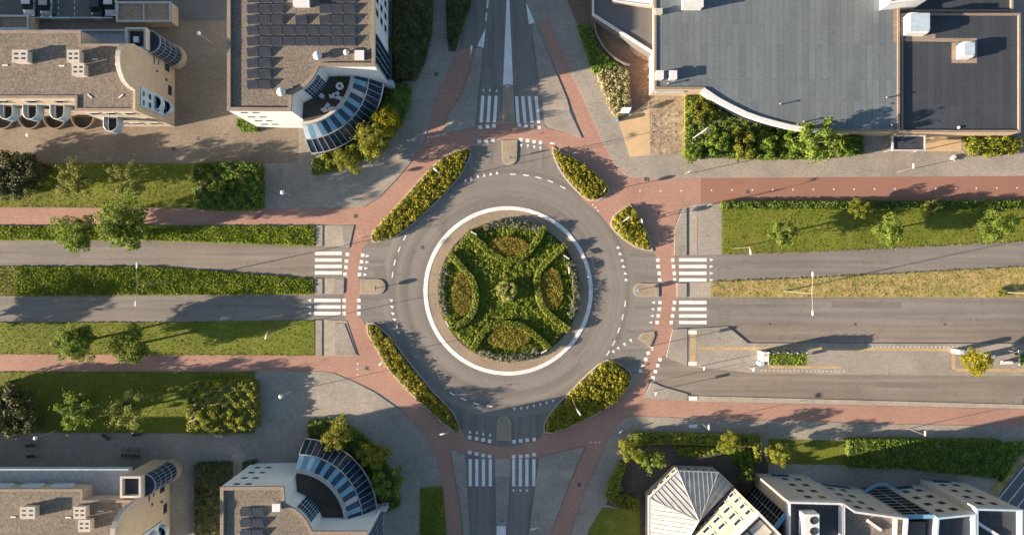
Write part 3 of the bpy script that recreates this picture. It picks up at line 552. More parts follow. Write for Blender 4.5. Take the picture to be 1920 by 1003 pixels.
# manhole covers, and one small dark square in the ring road
for px, py, lab in ((372, 260, 'square drain cover in the sunlit tan plaza'), (326, 280, 'square drain cover in the tree shade on the plaza'), (667, 405, 'square iron cover in the red path by the western corner'), (1402, 360, 'square iron cover in the dark red eastern cycle track'), (688, 690, 'dark cover in the red path by the south-west bed'), (818, 140, 'round cover in the shaded northern pavement'), (330, 672, 'pale square cover in the lower western red path'), (1086, 908, 'round cover in the red path of the southern arm'), (1211, 336, 'dark cover on the edge of the northern grey pavement'), (1603, 607.5, 'dark gully by the bus bay, nearer the shelter'), (1771, 608, 'dark gully by the bus bay, above the white kiosk'), (1443, 607, 'dark gully at the start of the bus bay'), (792, 464, 'round dark cover in the ring road, west side'), (896, 164, 'dark gully beside the northern zebra crossing')):
    zb = .066 if 'plaza' in lab else .062 if 'pavement' in lab else .016; q = .24 if 'gully' in lab else .33
    b = MB(); x, y, _ = G(px, py); b.box(x - q, y - q, -.05, x + q, y + q, zb); b.cur = 1; b.box(x - q * .8, y - q * .8, zb - .01, x + q * .8, y + q * .8, zb + .004); tag(b.build('drain_cover', [MAT['parapet'], MAT['asphalt_grey' if 'pale' in lab else 'drain_iron']]), lab, 'drain cover', 'drain covers')
# ------------------------------------------------------------------ buildings
def shell(root, P, zt, wall, roof, par='parapet', hp=.3, pw=.35, gap=0.0):
    """wall, roof sheet and parapet of a flat-roofed block; zt is the parapet's top"""
    P = ccw(P); b = MB(); b.prism(P, -.2, zt - hp, top=False); wl = b.build('wall', MAT[wall], root)
    i = inset(P, pw); b = MB(); b.add([(x, y, zt - hp) for x, y in i], [tuple(range(len(i)))]); rf = b.build('roof', MAT[roof], root)
    o = inset(P, -.04); b = MB(); b.ring(o, i, zt - hp, zt); b.build('parapet', MAT[par], root); return rf
def window(root, c, u, w_, h_, frame='white_metal', pane='glass', proud=.06, t=.09):
    """c centre on the wall face, u along the wall; the outward side is to the right of u"""
    L = math.hypot(*u); u = (u[0] / L, u[1] / L); n = (u[1], -u[0]); b = MB(); x, y, z = c
    def at(a, o): return (x + u[0] * a + n[0] * o, y + u[1] * a + n[1] * o)
    for s in (-1, 1): b.obox(at(s * (w_ - t) / 2, proud / 2), u, t, proud, z - h_ / 2, z + h_ / 2)
    b.obox(at(0, proud / 2), u, w_ - 2 * t, proud, z - h_ / 2, z - h_ / 2 + t); b.obox(at(0, proud / 2), u, w_ - 2 * t, proud, z + h_ / 2 - t, z + h_ / 2)
    f = b.build('window', MAT[frame], root); b = MB(); b.obox(at(0, proud / 4), u, w_ - 2 * t, proud / 2 + .01, z - h_ / 2 + t, z + h_ / 2 - t); p = b.build('pane', MAT[pane], root)
    p.parent = f; return f
def vents(name, label, px, py, z, sx, sy, h, mat='white_metal', cat='roof vent', group=None, slots=True, tf=None, zz=None):
    x, y, _ = G(px, py, z + h); x, y = (tf((x, y)) if tf else (x, y)); z = z if zz is None else zz; t = thing(name, label, cat, (x, y, z), group)
    b = MB(); b.box(x - sx / 2, y - sy / 2, z, x + sx / 2, y + sy / 2, z + h); b.box(x - sx / 2 - .08, y - sy / 2 - .08, z + h + .002, x + sx / 2 + .08, y + sy / 2 + .08, z + h + .1); b.build('housing', MAT[mat], t)
    if slots:
        for i in (-.25, .25):
            for j in (-.2, .2): b = MB(); b.box(x + i * sx - sx * .14, y + j * sy - sy * .09, z + h + .1, x + i * sx + sx * .14, y + j * sy + sy * .09, z + h + .112); b.build('vent_slot', MAT['dark_metal'], t)
    return t
def dome(name, label, px, py, z, r, tf=None, cat='roof vent', zz=None):
    x, y, _ = G(px, py, z + r); x, y = (tf((x, y)) if tf else (x, y)); z = z if zz is None else zz; t = thing(name, label, cat, (x, y, z))
    b = MB(); b.lathe((x, y, z), [(r * .55, 0), (r * .55, r * .7)], 14); b.build('pipe', MAT['grey_metal'], t)
    b = MB(); b.lathe((x, y, z), [(r * .95, r * .7), (r, r * .85), (r * .8, r * 1.25), (r * .4, r * 1.5), (.001, r * 1.58)], 16); b.build('cowl', MAT['white_metal'], t, True)
# ---- flats with the arched gable (built twice, the second stands to the south)
def flats(dx, dy, label, south):
    t = thing('apartment_building', label, 'apartment block', (-60 + dx, 25 + dy, 0))
    Q = lambda x, y: (x + dx, y + dy)
    ZR = 8.2 if south else 10.6; yn, xn, yi = (31.03, -58.6, 29.5) if south else (31.8, -58.0, 30.0)
    xe = (328 - 960) / S; P = [Q(-115, yn), Q(xn, yn), Q(xn, yi), Q(xe - .25, yi), Q(xe - .25, 21.1), Q(-58.75, 21.1), Q(-58.75, 22.8), Q(-115, 22.8)]
    shell(t, P, ZR, 'cream_wall', 'gravel_roof', 'parapet', .18, .3)
    # the arched end wall
    prof = [(21.05, 0), (29.9, 0), (29.9, 7.3), (29.55, 11.4), (29.2, 12.7), (28.6, 13.6), (27.9, 14.1), (27.2, 14.25), (26.4, 14.2), (25.6, 14.0), (24.9, 13.5), (24.4, 12.9), (24.05, 12.0), (23.9, 10.75), (21.05, 10.75)]
    b = MB(); n = len(prof); x1 = xe + dx; x0 = x1 - .25
    b.add([(x0, y + dy, z) for y, z in prof] + [(x1, y + dy, z) for y, z in prof], [tuple(range(n, 2 * n)), tuple(range(n - 1, -1, -1))] + [(i, (i + 1) % n, n + (i + 1) % n, n + i) for i in range(n)]); b.build('gable_wall', MAT['tan_brick'], t)
    b = MB(); cap = prof[2:14]; m = len(cap); vs = []
    for k, (y, z) in enumerate(cap):
        cy_, cz_ = 26.5, 11.0; L = math.hypot(y - cy_, z - cz_); oy, oz = (y - cy_) / L, (z - cz_) / L
        for xx, o in ((x0 - .32, .0), (x0 - .32, .16), (x1 + .04, .16), (x1 + .04, .0)): vs.append((xx, y + dy + oy * o, z + oz * o))
    fs = [(4 * k + a, 4 * k + (a + 1) % 4, 4 * k + 4 + (a + 1) % 4, 4 * k + 4 + a) for k in range(m - 1) for a in range(4)]; b.add(vs, fs + [(0, 1, 2, 3), (4 * m - 4, 4 * m - 3, 4 * m - 2, 4 * m - 1)]); b.build('gable_cap', MAT['stone_cap'], t)
    # east wall openings
    W = lambda px, py, z, w_, h_, **k: window(t, (x1, (501.5 - py) * (H - z) / H / S + dy, z), (0, 1), w_, h_, **k)
    for py, z, w_, h_ in ((112, 6.0, 1.5, .5), (113, 3.2, .7, 1.2), (118, 4.8, .9, .5), (134, 5.2, .5, .7), (127, 2.4, 1.3, 1.6), (150, 2.6, .6, .8), (170, 1.6, 1.6, 1.3)): W(0, py, z, w_, h_, frame='stone_cap')
    # white bay with the round balcony
    b = MB(); b.box(x1, 21.9 + dy, 2.4, x1 + .16, 24.6 + dy, 9.6); b.build('bay_panel', MAT['pale_blue'], t)
    for z in (3.4, 5.4, 7.4, 9.0):
        for y in (22.5, 23.7): 
            f = window(t, (x1 + .16, y + dy, z), (0, 1), .9, .8 if z < 9 else .6, 'pale_blue', 'glass_blue')
    for z in (2.6, 5.2):
        b = MB(); a = [(x1 + .16 + 1.0 * math.sin(math.pi * k / 14), 23.2 + dy - 1.0 * math.cos(math.pi * k / 14)) for k in range(15)]; i2 = [(x1 + .16 + .9 * math.sin(math.pi * k / 14), 23.2 + dy - .9 * math.cos(math.pi * k / 14)) for k in range(15)]
        b.strip(a, i2, z, z + 1.0); rl = b.build('balcony', MAT['pale_blue'], t); b = MB(); b.prism(i2, z, z + .12, bottom=True); fl = b.build('balcony_floor', MAT['dark_metal'], t); fl.parent = rl
    # lift box, gallery and glazed stair tower
    bx = [Q(-53.1, 30.05), Q(-50.35, 30.05), Q(-50.35, 32.9), Q(-53.1, 32.9)]
    b = MB(); b.prism(bx, 0, 7.9); b.build('lift_shaft', MAT['tan_brick'], t); b = MB(); b.ring(inset(bx, -.06), inset(bx, .24), 7.91, 8.6); b.build('lift_parapet', MAT['stone_cap'], t)
    b = MB(); p = inset(bx, .3); b.add([(x, y, 7.93) for x, y in p], [(0, 1, 2, 3)]); b.build('lift_roof', MAT['bitumen_dark'], t)
    if not south: b = MB(); b.box(*Q(-52.2, 31.0), 7.94, *Q(-51.5, 31.8), 8.3); b.build('roof_light', MAT['white_metal'], t)
    b = MB(); b.box(*Q(-115, yn + .02), 5.6, *Q(xn - .02, 33.2), 5.85); b.box(*Q(xn, yi + .02), 5.6, *Q(-53.12, 33.2), 5.85); b.build('gallery_floor', MAT['grey_metal'], t)
    b = MB(); b.box(*Q(-115, 33.2), 5.5, *Q(-53.12, 33.36), 6.6); b.build('gallery_rail', MAT['pale_blue'], t)
    for k in range(5): window(t, (*Q(-62 - 4.2 * k, yn), ZR - 1.1), (-1, 0), 2.6, 1.1, 'white_metal', 'pale_blue', .35)
    cx, cy = Q(-50.45, 31.35); n = 20
    half = lambda r, k0=-8, k1=12: [(cx + r * math.cos(math.pi * 2 * k / n), cy + r * math.sin(math.pi * 2 * k / n)) for k in range(-5, 6)]
    b = MB(); b.prism(half(1.75), -.1, 1.3); b.build('stair_base', MAT['tan_brick'], t)
    b = MB(); b.prism(half(1.5), 1.3, 7.4); gl = b.build('stair_glazing', MAT['glass_blue'], t)
    b = MB()
    for k in range(-5, 6): a = math.pi * 2 * k / n; b.tube((cx + 1.52 * math.cos(a), cy + 1.52 * math.sin(a), 1.3), (cx + 1.52 * math.cos(a), cy + 1.52 * math.sin(a), 7.45), .03, n=4)
    for z in (2.9, 4.4, 5.9, 7.4):
        q = half(1.53)
        for p0, p1 in zip(q, q[1:]): b.tube((*p0, z), (*p1, z), .04 if z < 7 else .1, n=5)
    b.build('stair_frame', MAT['grey_metal'], t)
    # south side: windows, rounded balconies and garden walls
    for x in ([-78, -74, -70, -66, -62] if not south else []):
        for z in (2.2, 5.2, 8.4): window(t, (*Q(x, 22.8), z), (1, 0), 1.9, 1.5, 'white_metal')
    if not south:
        for x in (-57.2, -55, -52.4):
            for z in (2.2, 5.2, 8.6): window(t, (*Q(x, 21.1), z), (1, 0), 1.5, 1.4, 'white_metal')
        for px, yw in ((10.5, 22.8), (56, 22.8), (107, 22.8), (207, 21.1)):
            x = (px - 960) * (H - 6.5) / H / S; r = .95; yb = yw - 1.05
            cv = lambda r: [(x - r, yw - .01)] + [(x - r * math.cos(math.pi * k / 12), yb - r * math.sin(math.pi * k / 12)) for k in range(13)] + [(x + r, yw - .01)]
            b = MB(); b.strip(cv(1.0), cv(.9), 5.0, 6.5); bal = b.build('balcony', MAT['pale_blue'], t); b = MB(); b.prism(cv(.9), 5.0, 5.3, bottom=True); f = b.build('balcony_floor', MAT['garden_floor'], t); f.parent = bal
            b = MB(); b.tube((*cv(.95)[0], 6.52), (*cv(.95)[1], 6.52), .05, n=5)
            for p0, p1 in zip(cv(.95), cv(.95)[1:]): b.tube((*p0, 6.53), (*p1, 6.53), .06, n=5)
            b.tube((x - .35, yw, 6.4), (x - .35, yb - .8, 6.4), .05, n=5); f = b.build('balcony_rail', MAT['white_metal'], t); f.parent = bal
        for px in (10, 61, 108, 160):
            x = (px - 960) / S; yw = 22.8; a = [(x - 1.75 * math.cos(math.pi * k / 16), yw - .3 - 1.9 * math.sin(math.pi * k / 16)) for k in range(17)]; i2 = [(x - 1.6 * math.cos(math.pi * k / 16), yw - .3 - 1.75 * math.sin(math.pi * k / 16)) for k in range(17)]
            b = MB(); b.strip(a, i2, 0, .75); gw = b.build('garden_wall', MAT['parapet'], t)
            b = MB(); b.prism(i2, 0, .1); f = b.build('garden_soil', MAT['garden_floor'], t); f.parent = gw
    where = 'southern' if south else 'northern'
    for k, (px, py, sx) in enumerate(((38, 106, 1.9), (138, 106, 1.5), (147, 131, 1.5))):
        vents('ventilation_unit', ('wide white slotted vent on the %s flats roof, nearest the left edge', 'white slotted vent on the %s flats roof, upper of a close pair', 'white slotted vent on the %s flats roof, lower of a close pair')[k] % where, px, py, 10.42, sx, 1.5, .95, 'stone_cap', zz=ZR - .18, tf=lambda q: (q[0] + dx, q[1] + dy))
    dome('roof_cowl', 'white round cowl behind the arched gable of the %s flats' % where, 221, 121, 10.42, .38, zz=ZR - .18, tf=lambda q: (q[0] + dx, q[1] + dy))
    for px, py, a in ((10, 123, 0), (116, 124, 0), (178, 112, 0), (169, 181, -40), (227, 181, 40)):
        x, y, _ = G(px, py, 10.42); b = MB(); b.obox((x + dx, y + dy), (math.cos(R_(a)), math.sin(R_(a))), .75, .17, ZR - .18, ZR - .1); b.build('roof_anchor_bar', MAT['white_metal'], t)
    return t
flats(0, 0, 'tan block of flats with arched gable, rounded balconies and gravel roof beside plaza', False)
flats(-.69, -61.6, 'tan block of flats with white framed lift box beside the shaded southern path', True)
# ---- white offices with the glazed fan (the second is its mirror image)
def offices(mirror, label):
    cm = -8.33; where = 'southern' if mirror else 'northern'
    tf = (lambda p: (p[0] - .93, cm - p[1])) if mirror else (lambda p: (p[0], p[1]))
    t = thing('office_building', label, 'office building', (*tf((-30, 30)), 0)); ZT = 11.3
    top = -60
    P = [tf(q) for q in G2([(426, top), (426, 207), (545, 208), (547, 176), (566, 166), (575, 159), (582, 151.5), (588, 144), (592, 137), (598, 124), (702, 124), (702, top)], ZT)]
    shell(t, P, ZT, 'white_wall', 'gravel_roof', 'parapet', .32, .42)
    u = (-1, 0) if mirror else (1, 0)
    for px in (457, 479):
        for z in (10, 7.4, 4.9, 2.5):
            q = G(px, 207, ZT); x = (px - 960) * (H - 10) / H / S; window(t, (*tf((x, q[1])), z), u, .85, .75, 'grey_metal')
    xe = G(702, 0, ZT)[0]; ue = (0, 1)
    for y in (34.5, 36.3, 38.1, 39.9, 41.7):
        for z in (9.6, 6.6, 3.6):
            if y > 40 and False: continue
            window(t, (*tf((xe, y)), z), ue, 1.0, 1.7, 'pale_blue', 'glass_blue')
    for z0 in (7.6, 4.2, .8):
        b = MB(); y0, y1 = 27.4, 31.4; p0, p1 = tf((xe + .12, y0)), tf((xe, y1)); b.box(min(p0[0], p1[0]), min(p0[1], p1[1]), z0, max(p0[0], p1[0]), max(p0[1], p1[1]), z0 + 2.9); g = b.build('corner_glazing', MAT['glass_blue'], t)
        b = MB()
        for k in range(5): q = tf((xe + .14, y0 + k * (y1 - y0) / 4)); b.tube((*q, z0), (*q, z0 + 2.9), .05, n=4)
        f = b.build('mullion', MAT['pale_blue'], t); f.parent = g
    # bulging bay at the far end of the east face
    yb = 45.5; arcp = lambda r: [tf((xe - 2.2 + r * math.cos(a), yb + r * 1.25 * math.sin(a))) for a in [R_(-62 + 124 * k / 14) for k in range(15)]]
    for k, z0 in enumerate((.3, 2.0, 3.7, 5.4, 7.1, 8.8)):
        b = MB(); b.prism(arcp(4.1 if k % 2 == 0 else 4.0), z0, z0 + 1.69, bottom=True); b.build('bay_band' if k % 2 == 0 else 'bay_glazing', MAT['pale_blue' if k % 2 == 0 else 'glass_blue'], t)
    b = MB(); q = tf((xe + .02, 26.95)); b.box(q[0], q[1] - .4, 0, q[0] + .9, q[1] + .4, 2.6); b.build('porch', MAT['pale_blue'], t)
    # terrace floor and glazed fan
    Cx, Cy, _ = G(570, 140, 5)
    A = lambda r, a: tf((Cx + r * math.cos(R_(a)), Cy + r * math.sin(R_(a))))
    angs = [-2.5 - 85.5 * k / 17 for k in range(18)]; fine = [-2.5 - 85.5 * k / 51 for k in range(52)]
    b = MB(); b.prism([A(7.1, a) for a in fine] + [tf((Cx + .1, Cy - 3.0)), tf((Cx - .2, Cy - 1.0)), tf((Cx + 1.5, Cy + .6))], -.1, 6.2); b.build('terrace', MAT['garden_floor'], t)
    b = MB(); b.strip([A(7.55, a) for a in fine], [A(7.15, a) for a in fine], 6.0, 7.0); b.build('terrace_parapet', MAT['stone_cap'], t)
    b = MB(); b.strip([A(10.62, a) for a in fine], [A(10.3, a) for a in fine], -.1, 2.7); b.build('fan_wall', MAT['glass_black'], t)
    def band(r0, z0, r1, z1, a0, a1, lift=0.0, th=.08):
        b = MB(); aa = [a0, (a0 + a1) / 2, a1]; vs = []
        for a in aa:
            for r, z in ((r0, z0), (r1, z1)):
                p = A(r, a); vs += [(*p, z + lift), (*p, z + lift - th)]
        fs = []
        for k in range(2): i = 4 * k; fs += [(i, i + 2, i + 6, i + 4), (i + 1, i + 5, i + 7, i + 3), (i, i + 4, i + 5, i + 1), (i + 2, i + 3, i + 7, i + 6)]
        fs += [(0, 1, 3, 2), (8, 10, 11, 9)]; return b.add(vs, fs)
    for k in range(17):
        lt = k % 2 == 1 or k == 16
        m = 'blue_shade' if lt else 'glass_blue'
        if k in (3,): m = 'grey_metal'
        if k == 14 or k == 16: m = 'pale_blue'
        band(7.6, 6.75, 9.25, 5.25, angs[k] - .15, angs[k + 1] + .15).build('roof_glazing', MAT[m], t)
        band(9.35, 5.15, 10.78, 2.75, angs[k] - .2, angs[k + 1] + .2).build('sloping_glazing', MAT['glass_blue'], t)
    b = MB()
    for a in angs: b.tube((*A(9.3, a), 5.26), (*A(10.8, a), 2.8), .055, n=5)
    b.build('fan_rib', MAT['steel'], t); b = MB()
    for r, z, w_ in ((9.3, 5.27, .09), (10.85, 2.72, .14), (7.6, 6.8, .07)):
        b = MB()
        for a0, a1 in zip(fine, fine[1:]): b.tube((*A(r, a0), z), (*A(r, a1), z), w_, n=5)
        b.build('fan_rail', MAT['steel'], t)
    # glazing of the round wall above the terrace
    ins = [(566, 166), (575, 159), (582, 151.5), (588, 144), (592, 137)]; ar = [tf(q) for q in G2(ins, ZT)]
    b = MB(); g = MB()
    for p0, p1 in zip(ar, ar[1:]):
        v = Vector((p1[0] - p0[0], p1[1] - p0[1])); nn = Vector((v.y, -v.x)).normalized() * (-1 if mirror else 1); nn = nn if nn.dot(Vector(A(7, -45)) - Vector(p0)) > 0 else -nn
        c = ((p0[0] + p1[0]) / 2 + nn.x * .04, (p0[1] + p1[1]) / 2 + nn.y * .04); g.obox(c, v, v.length * .94, .1, 6.4, 10.5)
        for f in (0, .5): q = (p0[0] + v.x * f + nn.x * .1, p0[1] + v.y * f + nn.y * .1); b.tube((*q, 6.3), (*q, 10.6), .045, n=4)
        for z in (7.7, 9.1, 10.5): b.tube((p0[0] + nn.x * .1, p0[1] + nn.y * .1, z), (p1[0] + nn.x * .1, p1[1] + nn.y * .1, z), .04, n=4)
    gl = g.build('curved_glazing', MAT['glass_blue'], t); f = b.build('mullion', MAT['pale_blue'], t); f.parent = gl
    # solar panels: tilted dark panels on ballast trays
    rows = [(0, (0, 1, 2, 6, 7, 8)), (1, (0, 1, 2, 6, 7, 8)), (2, (0, 1, 2, 4, 6, 7, 8)), (3, range(9)), (4, range(9)), (5, (0, 1)), (6, (0, 1)), (7, (0, 1)), (8, (0, 1))]
    if mirror: rows = [(5, (0, 1)), (6, (0, 1)), (7, (0, 1)), (8, (0, 1)), (4, range(9)), (3, range(9))]
    zr = ZT - .32; lab = 'tilted dark solar panel in the rows on the %s office roof' % where
    proto = None
    for r, cols in rows:
        for c in cols:
            px = 474 + 22.6 * c; py = -3 + 20.3 * r
            x, y = tf(G(px, py, zr + .2)[:2])
            if proto is None:
                proto = p = thing('solar_panel', lab, 'solar panel', (0, 0, 0), 'solar panels on the %s office roof' % where)
                b = MB(); b.add([(-.76, -.52, .12), (.76, -.52, .12), (.76, .52, .42), (-.76, .52, .42), (-.76, -.52, .07), (.76, -.52, .07), (.76, .52, .37), (-.76, .52, .37)], [(0, 1, 2, 3), (7, 6, 5, 4), (0, 4, 5, 1), (1, 5, 6, 2), (2, 6, 7, 3), (3, 7, 4, 0)]); b.build('panel_face', MAT['solar'], p)
                b = MB(); b.box(-.79, -.56, 0, -.72, .6, .09); b.box(.72, -.56, 0, .79, .6, .09); b.box(-.72, .53, .0, .72, .57, .36); b.build('mounting_frame', MAT['grey_metal'], p)
            else: p = copy_tree(proto)
            p.location = (x, y, zr)
    if not mirror:
        vents('skylight', 'white roof light at the top edge of the northern office roof', 565, 1, zr, 2.0, 1.5, .7, cat='skylight', slots=False)
        dome('roof_cowl', 'large white cowl on the northern office roof beside the last panel row', 595, 104, zr, .62)
        dome('roof_cowl', 'large white cowl near the terrace edge of the northern office', 527, 172, zr, .62)
        dome('roof_cowl', 'small white cowl beside the skylight on the northern office roof', 649, 98, zr, .4)
        vents('skylight', 'blue glazed square skylight at the office roof corner above the terrace', 674, 104, zr, 1.1, 1.1, .45, 'white_metal', 'skylight', slots=False)
        for dx, dy, lab in ((637, 162, 'round white table with hole on the office terrace'), (603, 180, 'small square white table under the curved terrace glazing')):
            x, y, _ = G(dx, dy, 6.9); tb = thing('terrace_table', lab, 'table', (x, y, 6.2)); rd = dx == 637
            b = MB()
            if rd: b.lathe((x, y, 6.2), [(.18, .7), (.55, .7), (.55, .76), (.18, .76), (.18, .7)], 18)
            else: b.obox((x, y), (1, -.8), .6, .6, 6.9, 6.95)
            b.build('tabletop', MAT['white_metal'], tb); b = MB(); b.tube((x, y, 6.2), (x, y, 6.9), .05); b.lathe((x, y, 6.2), [(.3, 0), (.3, .04)], 12); b.build('leg', MAT['grey_metal'], tb)
        for k, (dx, dy, ang, lab) in enumerate(((629, 177, 30, 'white lounger by the terrace parapet below the round table'), (634, 183, -20, 'white lounger touching the parapet in the middle of the terrace'), (612, 200, 50, 'pale lounger at the lower end of the terrace parapet'), (620, 204, 10, 'white slatted lounger nearest the lower terrace corner'))):
            x, y, _ = G(dx, dy, 6.6); tb = thing('sun_lounger', lab, 'lounger', (x, y, 6.2)); ux, uy = math.cos(R_(ang)), math.sin(R_(ang))
            b = MB(); b.obox((x, y), (ux, uy), 1.1, .55, 6.45, 6.53); b.build('seat', MAT['white_metal'], tb)
            b = MB(); b.obox((x - ux * .72, y - uy * .72), (ux, uy), .32, .55, 6.5, 6.85); b.build('backrest', MAT['white_metal'], tb)
            b = MB(); [b.tube((x + i * ux * .45 - j * uy * .2, y + i * uy * .45 + j * ux * .2, 6.2), (x + i * ux * .45 - j * uy * .2, y + i * uy * .45 + j * ux * .2, 6.46), .03, n=5) for i in (-1, 1) for j in (-1, 1)]; b.build('frame', MAT['grey_metal'], tb)
        for dx, dy, lab in ((632, 150, 'potted green shrub in the upper terrace corner, left of a pair'), (643, 150, 'potted green shrub in the upper terrace corner, right of a pair')):
            x, y, _ = G(dx, dy, 7); pt = thing('potted_plant', lab, 'potted plant', (x, y, 6.2)); b = MB(); b.lathe((x, y, 6.2), [(.16, 0), (.24, .4), (.2, .4), (.18, .3)], 12); b.build('pot', MAT['dark_metal'], pt)
            me, _ = crown_mesh('foliage', .38, .38, 260, 7, 'leaf_green', .07); o = bpy.data.objects.new('foliage', me); COL.objects.link(o); o.parent = pt; o.location = (0, 0, .65)
    else:
        vents('ventilation_unit', 'white box vent with pipes on the southern office roof', 518, 951, zr, .9, .9, .8, slots=False)
    return t
offices(False, 'white office building with solar roof and blue glass fan above the plaza')
offices(True, 'white office building with empty terrace and glass fan below the western lawn')
# ---- low grey-roofed hall, north-east
t = thing('hall_building', 'low wide hall with grey seamed roof and curved white edge behind shrubs', 'hall', (*G(1450, 100)[:2], 0)); ZC = 4.0
Pc = G2([(1227, -70), (1227, 167), (1320, 167), (1350, 187), (1375, 200), (1400, 212), (1425, 221), (1450, 228), (1480, 235.5), (1510, 241), (1560, 246), (1687, 246), (1687, -70)], ZC)
shell(t, Pc, ZC, 'tan_brick', 'bitumen', 'parapet', .14, .3)
b = MB(); crv = [(1320, 167), (1350, 187), (1375, 200), (1400, 212), (1425, 221), (1450, 228), (1480, 235.5), (1510, 241), (1560, 246)]
b.strip(G2([(x - 2, y + 6) for x, y in crv], 4.1), G2([(x + 1, y - 2) for x, y in crv], 4.1), 3.5, 4.12); b.build('curved_fascia', MAT['white_metal'], t)
b = MB(); b.strip(G2([(x + 0, y + 1.5) for x, y in crv[1:8]], 4.1), G2([(x + 1, y + .2) for x, y in crv[1:8]], 4.1), .8, 3.2); b.build('curved_glazing', MAT['glass'], t)
for px in (1338, 1410): pass
x, y, _ = G(1255, 173, 2.5); b = MB(); b.box(x - 2.1, y - .06, 2.2, x + 2.1, y + .02, 3.0); b.build('strip_window', MAT['pale_blue'], t)
Pd = G2([(1690, 25), (1914, 25), (1914, 248), (1690, 248)], 3.75)
b = MB(); b.prism(Pd, -.2, 3.5, top=False); b.build('annex_wall', MAT['tan_brick'], t); i = inset(Pd, .3); b = MB(); b.add([(x, y, 3.5) for x, y in i], [(0, 1, 2, 3)]); b.build('annex_roof', MAT['bitumen_dark'], t); b = MB(); b.ring(ccw(Pd), i, 3.5, 3.75); b.build('annex_parapet', MAT['parapet'], t)
b = MB()
for q in ([(1697, 64), (1754, 64), (1754, 72), (1832, 72), (1832, 80), (1697, 78)], [(1784, 80.3), (1832, 80.3), (1832, 119), (1784, 119)], [(1697, 30), (1702, 30), (1702, 63.6), (1697, 63.6)]): p = ccw(G2(q, 3.51)); b.add([(x, y, 3.515) for x, y in p], [tuple(range(len(p)))])
b.build('walkway_pads', MAT['roof_tile_pads'], t)
b = MB()
for q in ([(1664, -60), (1683, -60), (1683, 80), (1675, 80), (1675, 20), (1664, 20)],): p = ccw(G2(q, 3.87)); b.add([(x, y, 3.875) for x, y in p], [tuple(range(len(p)))])
b.build('walkway_pads', MAT['roof_tile_pads'], t)
Pe = G2([(1690, -70), (1900, -70), (1900, 22), (1690, 22)], 2.6); shell(t, Pe, 2.6, 'tan_brick', 'bitumen_dark', 'parapet', .3, .3)
Pf = G2([(1668, -70), (1760, -70), (1742, -2), (1668, 7)], 6.5); shell(t, Pf, 6.5, 'white_wall', 'bitumen_dark', 'white_metal', .4, .3)
# lower dark roof to the west of it
Pl = G2([(1112, -60), (1112, 27), (1224, 98), (1224, -60)], 2.9); b = MB(); b.prism(Pl, 0, 2.7); b.build('side_roof', MAT['asphalt_grey'], t); b = MB(); b.strip(G2([(1111, -60), (1111, 28), (1224, 100)], 2.9), G2([(1114, -60), (1114, 26), (1226, 97)], 2.9), 2.4, 2.95); b.build('side_fascia', MAT['white_metal'], t)
Pg = G2([(1135, -60), (1224, -60), (1224, 12), (1150, 3)], 3.6); shell(t, Pg, 3.6, 'cream_wall', 'white_wall', 'white_metal', .1, .2)
for args in (('air_handling_unit', 'large white air unit with cut corners on the dark annex roof', 1725, 42, 3.5, 3.3, 3.0, 1.6), ('air_handling_unit', 'smaller white air unit on the tiled pad of the dark roof', 1818, 92, 3.5, 2.0, 2.3, 1.3)):
    nm, lab, px, py, z, sx, sy, h = args; x, y, _ = G(px, py, z + h); u_ = thing(nm, lab, 'air unit', (x, y, z)); b = MB()
    P8 = [(x - sx / 2, y - sy / 2), (x + sx / 2 - .4, y - sy / 2), (x + sx / 2, y - sy / 2 + .4), (x + sx / 2, y + sy / 2), (x - sx / 2 + .4, y + sy / 2), (x - sx / 2, y + sy / 2 - .4)]
    b.prism(P8, z, z + h * .8); b.build('housing', MAT['white_metal'], u_); b = MB(); b.prism(inset(P8, .25), z + h * .8, z + h); b.build('cover', MAT['pale_blue'], u_)
for px, lab in ((1237, 'white square roof hood at the hall corner, nearest the wall'), (1262, 'white square roof hood at the hall corner, farther from the wall')): vents('roof_hood', lab, px, 141, 3.87, .95, 1.1, .95, 'white_metal', 'roof hood', slots=False)
vents('plant_room', 'white plant box at the top edge of the grey hall roof', 1300, 0, 3.87, 2.7, 2.0, 1.4, 'white_metal', 'plant box', slots=False)
vents('pipe_box', 'small pale flue box beside the top left hall parapet', 1235, 22, 3.87, .9, .7, .6, 'stone_cap', 'flue box', slots=False)
for px, py, lab in ((1462, 196, 'short dark pipe near the curved edge of the hall roof'), (1506, 229, 'short dark pipe above the tree at the curved hall edge'), (1661, 184, 'small dark pipe beside the hall walkway seam'), (1670, 235, 'dark pipe pair in the lower right corner of the hall roof'), (1252, 158, 'dark pipe stub below the two white hoods')):
    x, y, _ = G(px, py, 4.2); pt = thing('vent_pipe', lab, 'vent pipe', (x, y, 3.87)); b = MB(); b.tube((x, y, 3.86), (x, y, 4.5), .09); b.build('pipe', MAT['dark_metal'], pt); b = MB(); b.lathe((x, y, 4.5), [(.15, 0), (.15, .06), (.02, .14)], 10); b.build('cowl', MAT['grey_metal'], pt)
x, y, _ = G(1799, 239, 3.7); pt = thing('roof_drain', 'tiny white drain outlet near the lower edge of the dark roof', 'roof drain', (x, y, 3.5)); b = MB(); b.lathe((x, y, 3.5), [(.2, 0), (.2, .2), (.05, .28)], 12); b.build('cowl', MAT['white_metal'], pt)
